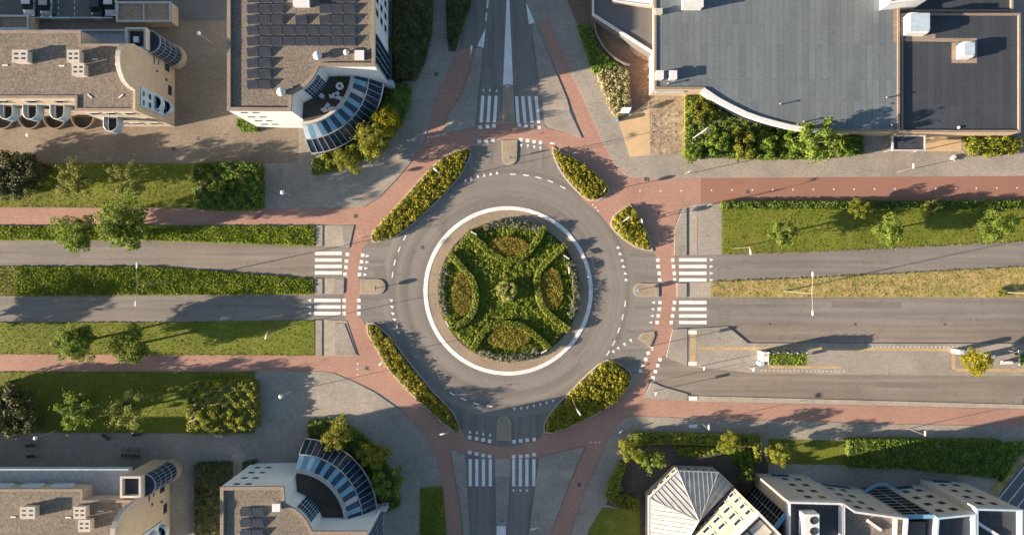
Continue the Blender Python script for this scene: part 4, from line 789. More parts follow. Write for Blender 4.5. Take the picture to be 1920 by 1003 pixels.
# entrance canopy on the south face
Pk = G2([(1673, 254), (1735, 254), (1735, 283), (1673, 283)], 2.6); cn = thing('entrance_canopy', 'dark flat canopy with white edge below the hall wall', 'canopy', (*Pk[0], 0)); b = MB(); b.prism(Pk, 2.4, 2.55, bottom=True); b.build('canopy_deck', MAT['bitumen_dark'], cn); b = MB(); b.ring(inset(Pk, -.02), inset(Pk, .18), 2.35, 2.7); b.build('fascia', MAT['stone_cap'], cn)
for q in inset(Pk, .25)[:4]: b = MB(); b.tube((*q, 0), (*q, 2.4), .06); b.build('post', MAT['grey_metal'], cn)
# courtyard wall (curved, low) and plaza wall
def lowwall(lab, pts, w_, h, mat): 
    a = G2(pts); o = []
    for k, p in enumerate(a):
        q0 = Vector(a[max(0, k - 1)]); q1 = Vector(a[min(len(a) - 1, k + 1)]); v = (q1 - q0).normalized(); o.append((p[0] - v.y * w_, p[1] + v.x * w_))
    b = MB(); b.strip(a, o, 0, h); return tag(b.build('garden_wall', MAT[mat]), lab, 'wall')
lowwall('low curved grey wall round the brown courtyard beside the hedge', [(1112, 46), (1113, 60), (1118, 74), (1125, 86), (1132, 96), (1140, 105), (1150, 114), (1160, 120), (1170, 125), (1179, 127)], .3, .8, 'parapet')
lowwall('straight narrow brown wall between pale plaza and shrubs', [(1282, 180), (1282, 287)], .35, .7, 'wood')
# ---- south-east: zinc house with its tall cream block, and the long grey block
t = thing('zinc_roof_house', 'house with faceted standing seam zinc roof inside the hedged garden', 'house', (*G(1290, 960)[:2], 0))
ev = [(*G(px, py, 2.9)[:2], 2.9) for px, py in ((1217, 1060), (1217, 934), (1271, 882), (1347, 885), (1374, 911))]; ap = Vector(G(1311, 977, 5.6)); tail = Vector(G(1262, 1060, 5.6))
b = MB(); b.prism([e[:2] for e in ev] + [(tail.x, tail.y)], -.1, 2.8); b.build('wall', MAT['cream_wall'], t)
b = MB(); rb = MB(); seams = MB(); tri = [(ev[0], ev[1]), (ev[1], ev[2]), (ev[2], ev[3]), (ev[3], ev[4])]
for k, (a, c) in enumerate(tri):
    a, c = Vector(a), Vector(c)
    face = [a, c, ap] if k else [a, c, ap, tail]
    b.add([v[:] for v in face], [tuple(range(len(face)))])
    e = (c - a); L = e.length; e.normalize(); nrm = e.cross(ap - a).normalized(); nrm = nrm if nrm.z > 0 else -nrm; up = nrm.cross(e); up = up if up.z > 0 else -up
    sides = [(c, ap)] + ([(ap, tail), (tail, a)] if k == 0 else [(ap, a)])
    m = int(L / .62)
    for j in range(1, m + 1):
        p = a + e * (L * (j - .5) / m); best = None
        for s0, s1 in sides:
            d2 = s1 - s0; A2 = np.array([[up.dot(e), -d2.dot(e)], [up.dot(up), -d2.dot(up)]]); r2 = np.array([(s0 - p).dot(e), (s0 - p).dot(up)])
            try: q = np.linalg.solve(A2, r2)
            except Exception: continue
            if q[0] > .05 and -1e-3 <= q[1] <= 1.001 and (best is None or q[0] < best): best = q[0]
        if best:
            p1 = p + up * best; hw = e * .04; nh = nrm * .09
            rb.add([(p - hw)[:], (p + hw)[:], (p1 + hw)[:], (p1 - hw)[:], (p - hw + nh)[:], (p + hw + nh)[:], (p1 + hw + nh)[:], (p1 - hw + nh)[:]], [(4, 5, 6, 7), (0, 1, 5, 4), (1, 2, 6, 5), (2, 3, 7, 6), (3, 0, 4, 7)])
    if k: seams.tube(a[:], ap[:], .1, n=5)
    b.tube(a[:], c[:], .12, n=6)
rf = b.build('roof', MAT['zinc'], t); f = rb.build('standing_seam', MAT['zinc'], t); f.parent = rf; f = seams.build('ridge_cap', MAT['grey_metal'], t); f.parent = rf
for k in (1, 2):
    a, c = Vector(ev[k]), Vector(ev[k + 1]); e = (c - a).normalized(); n_ = 5
    for j in range(n_):
        p = a.lerp(c, (j + .5) / n_); window(t, (p.x, p.y, 1.9), (-e.x, -e.y), .9, .8, 'grey_metal') if False else window(t, (p.x, p.y, 1.9), (e.x, e.y) if (e.y * ( p.x - ap.x) - e.x * (p.y - ap.y)) > 0 else (-e.x, -e.y), .9, .9, 'white_metal')
def g(pt): return ((pt[0] - 960) / S, (501.5 - pt[1]) / S)
t = thing('tower_block', 'tall cream block with rows of windows rising behind the zinc roof', 'tower block', (*g((1364, 1000)), 0)); ZD = 13.2
n0 = Vector(g((1364, 901.5))); uw = Vector((-.72, -.69)); ue = Vector((.70, -.71)); Pq = [n0[:], (n0 + uw * 14.5)[:], (n0 + uw * 14.5 + ue * 9)[:], (n0 + ue * 9)[:]]
shell(t, Pq, ZD, 'cream_wall', 'gravel_roof', 'white_metal', .9, .3)
for tt in (13, 37, 62, 87, 112):
    for z in (4.3, 6.6, 8.9, 11.1):
        if tt in (62, 112) and z > 10: continue
        p = n0 + uw * (tt / S); window(t, (p.x, p.y, z), (-uw.x, -uw.y) if False else ((uw.x, uw.y) if Vector((uw.y, -uw.x)).dot(Vector((-1, 1))) > 0 else (-uw.x, -uw.y)), 1.0 if tt == 13 else 1.35, 1.15, 'white_metal', proud=.1, t=.13)
b = MB()
for k in range(4): p = n0 + uw * (1.6 + 2.3 * k) + ue * 2.2; b.obox(p[:], uw, 2.0, 2.2, ZD - .88, ZD - .7)
b.build('roof_light', MAT['stone_cap'], t)
t = thing('long_grey_block', 'long grey block with stepped facade, white parapets and paired windows', 'office block', (*g((1600, 960)), 0)); ZE = 12.5
E1 = [g(q) for q in ((1416, 886.7), (1505, 889), (1505, 1040), (1416, 1040))]; E2 = [g(q) for q in ((1505.3, 889.3), (1524.7, 902.6), (1612, 914.5), (1604, 1040), (1505.3, 1040))]
E3 = [g(q) for q in ((1660.8, 913), (1724.3, 906.5), (1724.3, 1040), (1652, 1040))]; E4 = [g(q) for q in ((1724.6, 898), (1800.6, 900), (1800.6, 1040), (1724.6, 1040))]
for q, z in ((E1, 12.5), (E2, 12.5), (E3, 12.5), (E4, 12.5)): shell(t, q, z, 'grey_wall', 'gravel_roof' if q is E2 else 'bitumen_dark', 'white_metal' if q in (E1, E2) else 'pale_blue', .9, .22)  # pale blue puts a shade tint into the two eastern parapets
w1 = g((1416, 886.9)); b = MB(); b.box(w1[0] - .06, w1[1] - 12, 0, w1[0] - .003, w1[1] - .03, 11.4); b.build('side_cladding', MAT['cream_wall'], t)
def row(p0, p1, fr, zs, w_=1.05, h_=1.15):
    p0, p1 = Vector(g(p0)), Vector(g(p1)); v = p1 - p0
    for f in fr:
        for z in zs: p = p0 + v * f; window(t, (p.x, p.y, z), (-v.x, -v.y), w_, h_, 'grey_wall', proud=.05, t=.07)
Zs = (2.6, 5.2, 7.8, 10.3)
row((1416, 886.7), (1505, 889), (.48, .75), Zs); row((1524.7, 902.6), (1612, 914.5), (.2, .46), Zs); row((1660.8, 913), (1724.3, 906.5), (.3, .68), Zs); row((1724.6, 898), (1800.6, 900), (.3, .62), Zs)
for p0, p1 in (((1440, 887.3), (1475, 888.2)), ((1535, 904), (1590, 911.5)), ((1668, 912.2), (1705, 908.5)), ((1740, 898.4), (1775, 899.3))):
    v = Vector(g(p1)) - Vector(g(p0)); c = (Vector(g(p0)) + Vector(g(p1))) / 2; window(t, (c.x, c.y, .95), (-v.x, -v.y), v.length, 1.5, 'pale_blue', 'glass_blue')
for px in ((1505, 889), (1724.4, 898)): q = g(px); b = MB(); b.tube((q[0], q[1] + .1, 0), (q[0], q[1] + .1, 12.3), .09, n=6); b.build('downpipe', MAT['pale_blue'], t)
def atrium(p0, p1, z1, n, mz, cap='blue_metal', beam=True):
    p0, p1 = Vector(g(p0)), Vector(g(p1)); v = p1 - p0; b = MB(); b.obox(((p0 + p1) / 2)[:], v, v.length, .12, 0, z1); gl = b.build('atrium_glazing', MAT['glass_black'], t)
    nn = Vector((-v.y, v.x)).normalized(); nn = nn if nn.y > 0 else -nn; b = MB()
    for k in range(n + 1): q = p0 + v * k / n + nn * .09; b.tube((*q, 0), (*q, z1), .06, n=4)
    for k in range(mz + 1): z = z1 * k / mz; b.tube((*(p0 + nn * .09), z), (*(p1 + nn * .09), z), .045, n=4)
    f = b.build('atrium_frame', MAT['grey_metal'], t); f.parent = gl
    b = MB(); c = (p0 + p1) / 2; b.obox((p0 * .75 + p1 * .25)[:], v, v.length / 2, .5, z1, z1 + .35); b.obox((p0 * .25 + p1 * .75)[:], v, v.length / 2 - .01, .5, z1, z1 + .35); f = b.build('atrium_beam', MAT[cap], t); f.parent = gl
atrium((1416, 910), (1397, 934), 11.4, 2, 11); atrium((1612, 914.5), (1660.8, 913), 11.6, 2, 10)
q0, q1 = g((1604, 908)), g((1664, 905)); b = MB(); aa = [(q0[0] + (q1[0] - q0[0]) * k / 10, q0[1] + (q1[1] - q0[1]) * k / 10 + 1.0 * math.sin(math.pi * k / 10)) for k in range(11)]; b.strip(aa, [(x, y - .35) for x, y in aa], 2.6, 2.9); b.build('curved_canopy', MAT['blue_metal'], t)
b = MB(); b.box(*g((1612, 985)), 0, *g((1654, 914)), 9.5); b.build('atrium_block', MAT['bitumen_dark'], t) if False else None
Pz = [g(q) for q in ((1613, 926), (1652, 926), (1650, 1040), (1606, 1040))]; b = MB(); b.prism(Pz, 0, 11.0); b.build('link_roof', MAT['bitumen_dark'], t)
Py = [g(q) for q in ((1398, 950), (1416, 925), (1416, 1040), (1398, 1040))]; b = MB(); b.prism(Py, 0, 9.0); b.build('link_roof', MAT['bitumen_dark'], t)
# plant on those roofs
x, y, _ = G(1520, 985, 13); u_ = thing('air_conditioner', 'pale blue air conditioner with two dark fans on the grey block', 'air conditioner', (x, y, 11.4)); b = MB(); b.box(x - 1.0, y - 2.2, 11.45, x + 1.0, y + 1.6, 13.3); b.build('housing', MAT['white_metal'], u_)
for k in (0, 1): b = MB(); b.lathe((x + .25, y + .8 - 1.4 * k, 13.3), [(.5, 0), (.5, .06), (.42, .06), (.1, .02)], 18); b.build('fan', MAT['dark_metal'], u_)
x, y, _ = G(1508, 962, 12.2); u_ = thing('safety_railing', 'thin white rail frame beside the twin fan air conditioner', 'railing', (x, y, 11.4)); b = MB()
for a, c in (((-.6, .3), (.9, .3)), ((-.6, .3), (-.6, -2.6)), ((.9, .3), (.9, -.4))): b.tube((x + a[0], y + a[1], 12.2), (x + c[0], y + c[1], 12.2), .07, n=5)
for a in ((-.6, .3), (.9, .3), (-.6, -2.6)): b.tube((x + a[0], y + a[1], 11.4), (x + a[0], y + a[1], 12.2), .05, n=5)
b.build('rails', MAT['white_metal'], u_)
for px, py, ln, an, lab in ((1640, 985, 2.2, -35, 'slanted white duct on the gravel roof behind the white parapet'), (1680, 985, 3.0, 88, 'upright row of white ducts on the gravel roof'), (1850, 990, 4.5, -32, 'long pale duct crossing the shaded roof at the right')):
    x, y, _ = G(px, py, 12); u_ = thing('roof_duct', lab, 'duct', (x, y, 11.4)); c_, s_ = math.cos(R_(an)), math.sin(R_(an)); b = MB(); b.obox((x, y), (c_, s_), ln, .4, 11.6, 12.0); b.build('duct', MAT['white_metal'], u_); b = MB()
    for s in (-1, 1): b.obox((x + s * c_ * ln * .4, y + s * s_ * ln * .4), (c_, s_), .12, .5, 11.4, 11.6)
    b.build('bracket', MAT['grey_metal'], u_)
# ---- bicycle sheds and the car park at the top left
for px0, px1, py0, py1, lab in ((218, 320, 4, 41, 'long shed with pale framed translucent roof right of the parked cars'), (-60, 53, 29, 55, 'shed with pale framed roof at the left edge below the cars')):
    P = G2([(px0, py0), (px1, py0), (px1, py1), (px0, py1)], 2.4); t = thing('storage_shed', lab, 'shed', (*P[0], 0)); b = MB(); b.prism(P, 0, 2.1); b.build('wall', MAT['tan_brick'], t); i = inset(P, .25); b = MB(); b.ring(inset(P, -.06), i, 2.1, 2.4); b.build('roof_frame', MAT['steel'], t)
    b = MB(); b.add([(x, y, 2.2) for x, y in i], [(0, 1, 2, 3)]); b.build('roof', MAT['roof_tile_pads'], t); xm = P[0][0] * .5 + P[1][0] * .5; ys = [q[1] for q in i]; b = MB(); b.box(xm - .1, min(ys), 2.21, xm + .1, max(ys), 2.38); b.build('roof_bar', MAT['steel'], t)
t = thing('fence', 'low blue and white panelled fence below the parked cars', 'fence', (*G(140, 39)[:2], 0)); x0, y0, _ = G(62, 39); x1 = G(219, 39)[0]
for k in range(8):
    a = x0 + (x1 - x0) * k / 8; c = x0 + (x1 - x0) * (k + 1) / 8; b = MB(); b.box(a + .03, y0 - .1, .1, c - .03, y0 + .14, 1.1); b.build('panel', MAT['pale_blue' if k in (2, 3, 6) else 'grey_metal'], t); b = MB(); b.tube((a, y0, 0), (a, y0, 1.2), .05, n=6); b.build('post', MAT['white_metal'], t)
b = MB()
for px in (110, 140): 
    for k in range(5): quad(b, [(px - .7, -20 + 11 * k), (px + .7, -20 + 11 * k), (px + .7, -14 + 11 * k), (px - .7, -14 + 11 * k)], .06)
tag(b.build('parking_lines', MAT['paint']), kind='structure')
def car(px, py, paint, lab, L=4.3, Wc=1.75):
    x, y, _ = G(px, py, .7); t = thing('parked_car', lab, 'car', (x, y, .05)); z0 = .05
    st = [(-L / 2, .30, .42, .78), (-L / 2 + .12, .25, .66, .9), (-L * .28, .22, .86, .97), (-L * .1, .22, .9, 1), (L * .25, .22, .9, 1), (L / 2 - .35, .24, .86, .95), (L / 2 - .06, .28, .7, .86), (L / 2, .34, .5, .8)]
    b = MB(); n = 10; vs = []
    for s, zb, zt, wf in st:
        hw = Wc / 2 * wf
        for a, zz in ((-.86, zb), (-1, zb + .12), (-1, zt - .16), (-.9, zt - .04), (-.6, zt), (.6, zt), (.9, zt - .04), (1, zt - .16), (1, zb + .12), (.86, zb)): vs.append((x + a * hw, y + s, z0 + zz))
    m = len(st); fs = [(k * n + i, k * n + (i + 1) % n, (k + 1) * n + (i + 1) % n, (k + 1) * n + i) for k in range(m - 1) for i in range(n)] + [tuple(range(n)), tuple(range((m - 1) * n, m * n))]
    b.add(vs, fs); body = b.build('body', MAT[paint], t, True)
    y0, y1, y2, y3 = y - L * .31, y - L * .15, y + L * .30, y + L * .42
    def cab(h0, h1, w0, w1, a, bq, c, d): return [(x - w0, a, h0), (x + w0, a, h0), (x + w0, d, h0), (x - w0, d, h0), (x - w1, bq, h1), (x + w1, bq, h1), (x + w1, c, h1), (x - w1, c, h1)]
    b = MB(); b.add(cab(z0 + .86, z0 + 1.38, Wc * .45, Wc * .36, y0, y1, y2, y3), [(0, 1, 5, 4), (1, 2, 6, 5), (2, 3, 7, 6), (3, 0, 4, 7)]); b.build('windows', MAT['glass'], t)
    b = MB(); b.add(cab(z0 + 1.37, z0 + 1.43, Wc * .37, Wc * .33, y1 - .04, y1 + .1, y2 - .1, y2 + .06), [(4, 5, 6, 7), (0, 1, 5, 4), (1, 2, 6, 5), (2, 3, 7, 6), (3, 0, 4, 7)]); b.build('roof', MAT[paint], t)
    for sx in (-1, 1):
        for sy in (-.31, .31):
            b = MB(); b.tube((x + sx * (Wc / 2 - .2), y + sy * L, z0 + .3), (x + sx * (Wc / 2 + .01), y + sy * L, z0 + .3), .31, n=16); wq = b.build('wheel', MAT['rubber'], t); b = MB(); b.tube((x + sx * (Wc / 2), y + sy * L, z0 + .3), (x + sx * (Wc / 2 + .02), y + sy * L, z0 + .3), .19, n=12); r_ = b.build('rim', MAT['steel'], t); r_.parent = wq
        b = MB(); b.box(x + sx * .62 - .17, y - L / 2 - .02, z0 + .55, x + sx * .62 + .17, y - L / 2 + .1, z0 + .68); b.build('headlight', MAT['lamp_glass'], t)
        b = MB(); b.box(x + sx * .62 - .15, y + L / 2 - .08, z0 + .62, x + sx * .62 + .15, y + L / 2 + .02, z0 + .76); b.build('tail_light', MAT['sign_red'], t)
        b = MB(); b.box(x + sx * (Wc / 2 + .08) - .09, y - L * .12, z0 + .85, x + sx * (Wc / 2 + .08) + .09, y - L * .09, z0 + 1.0); b.build('mirror', MAT['dark_metal'], t)
car(54, 3, 'car_white', 'white car with dark windscreen, leftmost in the car park'); car(86, 5, 'car_silver', 'silver grey car beside the white car in the car park')
car(182, 8, 'car_black', 'black car in the car park next to the shed'); car(207, 4, 'car_pale', 'pale car squeezed between the black car and shed', 4.1)
# ------------------------------------------------------------------ planting beds round the circle
def bed(px, lab, leaf, h=.75, rm=.45):
    t = thing('planting_bed', lab, 'planting bed', (*G(*px[0])[:2], 0), 'kerbed shrub beds round the circle'); P = G2(px)
    b = MB(); o = ccw(P); b.ring(o, inset(o, .16), -.1, .13); b.build('kerb', MAT['stone_cap'], t)
    b = MB(); b.prism(inset(o, .16), -.1, .1); b.build('soil', MAT['soil'], t)
    o = shrubs('shrub_mass', None, None, inset(P, .22), h, rm, leaf, 75, .115, z0=.08, world=True, hv=.28); o.parent = t; o.location = Vector(o.location) - Vector(t.location)
bed([(695, 446), (699, 434), (724, 406), (763, 364), (790, 333), (804, 318), (825, 299), (851, 284), (878, 276.5), (884, 282), (880, 300), (866, 326), (845, 353), (820, 378), (795, 402), (770, 425), (745, 443), (720, 452), (699, 455)], 'long shrub bed of yellow green bushes north-west of the circle', 'leaf_gold', .8)
bed([(1036, 275), (1049, 284), (1070, 293), (1085, 301), (1105, 315), (1122, 329), (1142, 351), (1141, 362), (1132, 371), (1121, 376), (1106, 377), (1088, 366), (1068, 345), (1052, 324), (1041, 303), (1035, 286)], 'shrub bed with bright yellow rim between path and northern exit', 'leaf_gold', .85)
bed([(1180, 383), (1189, 391), (1204, 416), (1214, 438), (1220, 454), (1224, 471), (1210, 470), (1190, 463), (1170, 450), (1152, 434), (1144, 421), (1148, 407), (1163, 394)], 'small three cornered yellow shrub bed by the eastern corner', 'leaf_gold', .85)
bed([(687, 606), (699, 605), (712, 612), (735, 634), (760, 668), (785, 700), (810, 730), (832, 752), (850, 772), (860, 792), (864, 809), (850, 808), (830, 793), (800, 766), (771, 739), (750, 718), (724, 687), (706, 656), (689, 626)], 'long narrow golden shrub bed south-west of the circle', 'leaf_gold', .85)
bed([(1020, 811), (1019, 796), (1030, 775), (1045, 757), (1065, 737), (1085, 716), (1105, 697), (1122, 682), (1138, 674), (1160, 679), (1180, 694), (1186, 706), (1180, 724), (1160, 750), (1135, 768), (1100, 786), (1062, 804), (1035, 812)], 'wide golden shrub bed south-east of the circle', 'leaf_gold', .85)
# ------------------------------------------------------------------ the planted centre
def circ(r, a0, a1, n=20): return [(ICX + .08 + r * math.cos(R_(a0 + (a1 - a0) * i / n)), ICY + r * math.sin(R_(a0 + (a1 - a0) * i / n))) for i in range(n + 1)]
R0 = 10.55
b = MB(); b.prism(circ(R0 + .1, 0, 359, 72), -.1, .12); tag(b.build('island_soil', MAT['soil']), kind='structure')
shrubs('ground_cover', None, None, circ(R0 - .3, 0, 355, 60), .55, .42, 'leaf_island', 80, .11, kind='stuff', world=True, mats2='leaf_green', corez=.55)
def ribbon(px, w_):
    a = [Vector(G(*p, 1.0)[:2]) for p in px]; L, Rr = [], []
    for k, p in enumerate(a):
        v = (a[min(k + 1, len(a) - 1)] - a[max(k - 1, 0)]).normalized(); n_ = Vector((-v.y, v.x)); L.append((p + n_ * w_ / 2)[:]); Rr.append((p - n_ * w_ / 2)[:])
    return L + Rr[::-1]
def smooth(px, n=2):
    for _ in range(n):
        q = [px[0]]
        for a, c in zip(px, px[1:]): q += [(.75 * a[0] + .25 * c[0], .75 * a[1] + .25 * c[1]), (.25 * a[0] + .75 * c[0], .25 * a[1] + .75 * c[1])]
        px = q + [px[-1]]
    return px
for pts, lab in (([(876, 434), (900, 456), (928, 481), (954, 490), (984, 480), (1003, 457), (1022, 426)], 'clipped V shaped hedge round the upper russet bed of the island'), ([(842, 474), (867, 502.5), (888, 527), (893.5, 558.5), (885, 593), (866, 606), (842, 617)], 'clipped curved hedge beside the orange left bed of the island'),
                 ([(1061, 460), (1040, 477), (1020, 496), (1007, 516.5), (1008, 548), (1014, 570), (1031, 593), (1067, 619)], 'clipped curved hedge round the brown right bed of the island'), ([(885, 658), (898, 635), (912.5, 614), (944, 605.5), (975.5, 609), (1003, 628), (1031, 654)], 'clipped arched hedge above the lower russet bed of the island')):
    hedge('clipped_hedge', lab, 'hedge', ribbon(smooth(pts), .85), 1.1, 'leaf_hedge', 95, .1, 'clipped hedges on the island', rough=.04, world=True)
def ell(cx, cy, rx, ry, n=24): return [(cx + rx * math.cos(2 * math.pi * i / n) * (1 + .06 * math.sin(3 * 2 * math.pi * i / n)), cy + ry * math.sin(2 * math.pi * i / n)) for i in range(n)]
def ell2(cx, cy, rx, ry): return [G(x, y, .9)[:2] for x, y in ell(cx, cy, rx, ry)]
for q, leaf, lab in (((953, 463, 40, 19), 'leaf_russet', 'russet brown shrub bed in the upper petal of the island'), ((868, 550, 19, 41), 'leaf_russet', 'orange brown shrub bed in the left petal of the island'), ((1034, 541, 22, 39), 'leaf_russet', 'dull brown shrub bed in the right petal of the island'), ((954, 632, 40, 20), 'leaf_russet', 'olive russet shrub bed in the lower petal of the island')):
    hedge('flower_bed', lab, 'flower bed', ell2(*q), .85, leaf, 140, .085, 'russet beds on the island', rough=.10, world=True)
for a0, a1, lab in ((62, 112, 'grey lavender border along the upper island rim'), (-24, 26, 'grey lavender border along the right island rim'), (158, 200, 'grey purple lavender border along the left island rim'), (244, 296, 'grey lavender border along the lower island rim')):
    shrubs('lavender_border', lab, 'flower border', circ(R0 + .1, a0, a1, 14) + circ(R0 - 1.05, a1, a0, 14), .85, .3, 'leaf_lavender', 110, .09, 'lavender borders on the island rim', world=True)
tree('centre', 952, 546, 21, 'round pale green bush at the centre of the island', 'bush', name='round_bush')
# ------------------------------------------------------------------ hedges and shrubberies
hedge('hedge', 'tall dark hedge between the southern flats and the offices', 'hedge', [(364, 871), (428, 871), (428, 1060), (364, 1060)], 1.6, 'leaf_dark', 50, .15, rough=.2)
hedge('hedge', 'long low hedge along the dark red eastern cycle track', 'hedge', [(1354, 378), (1500, 377.5), (1700, 377), (E - 40, 375), (E - 40, 391), (1700, 391.5), (1354, 392)], .8, 'leaf_green', 60, .12, rough=.12)
hedge('hedge', 'clipped green hedge along the pavement in front of the zinc roofed house', 'hedge', [(1183, 818), (1195, 812), (1300, 814), (1428, 818), (1428, 838), (1420, 838), (1300, 833), (1196, 832), (1180, 840)], 1.2, 'leaf_hedge', 65, .12, rough=.05)
hedge('hedge', 'clipped hedge slanting down the garden side by the southern red path', 'hedge', [(1163, 866), (1176, 871), (1163, 905), (1160, 925), (1142, 938), (1135, 930), (1148, 895)], 1.2, 'leaf_hedge', 65, .12, rough=.05)
hedge('hedge', 'short clipped hedge closing the bottom of the garden corner', 'hedge', [(1143, 940), (1160, 926), (1198, 938), (1198, 955), (1165, 955)], 1.2, 'leaf_goldgreen', 65, .12, rough=.05)
hedge('hedge', 'thin upright hedge end beside the bright tree in the garden', 'hedge', [(1417, 838), (1428, 838), (1428, 866), (1417, 866)], 1.4, 'leaf_goldgreen', 65, .12)
hedge('hedge', 'big clipped hedge block in front of the long grey block', 'hedge', [(1592, 824), (1700, 824), (1878, 827), (1888, 836), (1886, 880), (1870, 897), (1760, 885), (1700, 878), (1592, 876)], 1.3, 'leaf_green', 60, .14, rough=.12)
hedge('hedge', 'dark hedge on the slope by the right edge below the pavement', 'hedge', [(1893, 832), (1955, 828), (1910, 858), (1880, 905)], 1.1, 'leaf_green', 50, .14)
hedge('hedge', 'small green bush at the wall foot of the northern offices', 'bush', [(444, 222), (462, 226), (482, 238), (480, 245), (452, 245), (443, 236)], .9, 'leaf_green', 60, .13)
hedge('hedge', 'small dark bush at the wall foot of the southern offices', 'bush', [(455, 868), (478, 864), (470, 876), (452, 890)], .9, 'leaf_dark', 60, .13)
hedge('hedge', 'dark green hedge between northern pavement and the courtyard wall', 'hedge', [(1084, 46), (1110, 50), (1112, 66), (1122, 90), (1140, 108), (1158, 122), (1130, 136), (1114, 136), (1104, 105), (1092, 70)], .9, 'leaf_green', 60, .14, rough=.2)
shrubs('shrubbery', 'pale flowering shrub bed between pavement and courtyard', 'shrub bed', [(1117, 134), (1150, 124), (1178, 130), (1179, 190), (1170, 215), (1158, 228), (1148, 215), (1132, 180)], .9, .4, 'leaf_pale', 80, .11)
shrubs('shrubbery', 'yellow leaved shrubbery below the dark roofed hall annex', 'shrub bed', [(1802, 257), (1905, 256), (1912, 272), (1900, 290), (1860, 296), (1806, 292)], 1.2, .55, 'leaf_lime', 65, .13)
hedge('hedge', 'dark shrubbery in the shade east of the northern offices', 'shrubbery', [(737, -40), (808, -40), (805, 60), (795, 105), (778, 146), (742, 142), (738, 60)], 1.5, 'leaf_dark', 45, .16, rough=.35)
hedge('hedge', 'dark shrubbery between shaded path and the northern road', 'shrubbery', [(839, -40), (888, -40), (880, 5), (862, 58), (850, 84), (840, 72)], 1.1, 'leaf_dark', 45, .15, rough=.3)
hedge('shrubbery', 'low green shrubs under the trees round the northern fan', 'shrub bed', [(590, 300), (625, 290), (660, 272), (690, 250), (715, 215), (728, 175), (745, 160), (772, 160), (768, 200), (750, 240), (715, 280), (670, 305), (620, 322), (588, 328)], .9, 'leaf_green', 50, .14, rough=.25, zt=0)
hedge('shrubbery', 'low green shrubs under the trees round the southern fan', 'shrub bed', [(580, 788), (612, 785), (660, 800), (700, 830), (735, 880), (752, 945), (725, 955), (712, 915), (690, 880), (655, 850), (620, 832), (582, 828)], .9, 'leaf_green', 50, .14, rough=.25, zt=0)
hedge('shrubbery', 'block of tall green shrubs at the end of the upper western lawn', 'shrubbery', [(362, 308), (440, 305), (484, 308), (486, 388), (430, 391), (366, 388)], 1.9, 'leaf_green', 55, .16, rough=.4)
hedge('shrubbery', 'block of tall sunlit shrubs at the end of the lower western lawn', 'shrubbery', [(352, 722), (400, 716), (474, 716), (478, 800), (440, 811), (352, 812)], 1.9, 'leaf_goldgreen', 55, .16, rough=.4)
hedge('shrubbery', 'wide green shrubs along the curved white edge of the hall', 'shrub bed', [(1284, 184), (1318, 180), (1360, 205), (1410, 226), (1460, 238), (1540, 250), (1612, 258), (1614, 288), (1540, 296), (1440, 298), (1330, 294), (1282, 296)], 1.1, 'leaf_green', 45, .15, rough=.4, zt=0)
for k, (key, px, py, r, lab) in enumerate((('bush_lime', 1310, 212, 22, 'bright yellow green bush at the left end of the hall shrubs'), ('bush', 1345, 268, 24, 'mid green bush beside the flag in the hall shrubs'), ('bush_lime', 1398, 272, 27, 'rounded yellow green bush in the middle of the hall shrubs'), ('bush', 1440, 272, 24, 'green bush right of the yellow green one in the hall shrubs'), ('bush', 1478, 262, 24, 'leafy bush below the middle of the curved white edge'), ('small', 1532, 265, 40, 'large spreading tree in the hall shrubs, its shade on the roof'), ('bush', 1590, 272, 22, 'dark bush at the right end of the hall shrubs'), ('bush', 1300, 288, 18, 'low bush at the pavement corner of the hall shrubs'))):
    tree(key, px, py, r, lab, 'bush' if key != 'small' else 'tree', name='bush' if key != 'small' else 'leafy_tree')
for key, px, py, r, lab in (('bush_pale', 382, 332, 22, 'pale green bush at the left of the upper shrub block'), ('bush', 425, 355, 26, 'dark green bush in the middle of the upper shrub block'), ('bush_pale', 446, 340, 22, 'pale bush near the right side of the upper shrub block'), ('bush', 470, 330, 18, 'small green bush in the upper right corner of the shrub block'), ('bush_pale', 374, 740, 18, 'grey green bush in the upper left corner of the lower shrub block'), ('bush_pale', 442, 730, 16, 'pale bush at the upper right of the lower shrub block'), ('bush_lime', 440, 780, 22, 'yellow green bush at the lower right of the sunlit shrub block'), ('bush_lime', 390, 785, 24, 'yellow green bush at the lower left of the sunlit shrub block')):
    tree(key, px, py, r, lab, 'bush', name='bush')
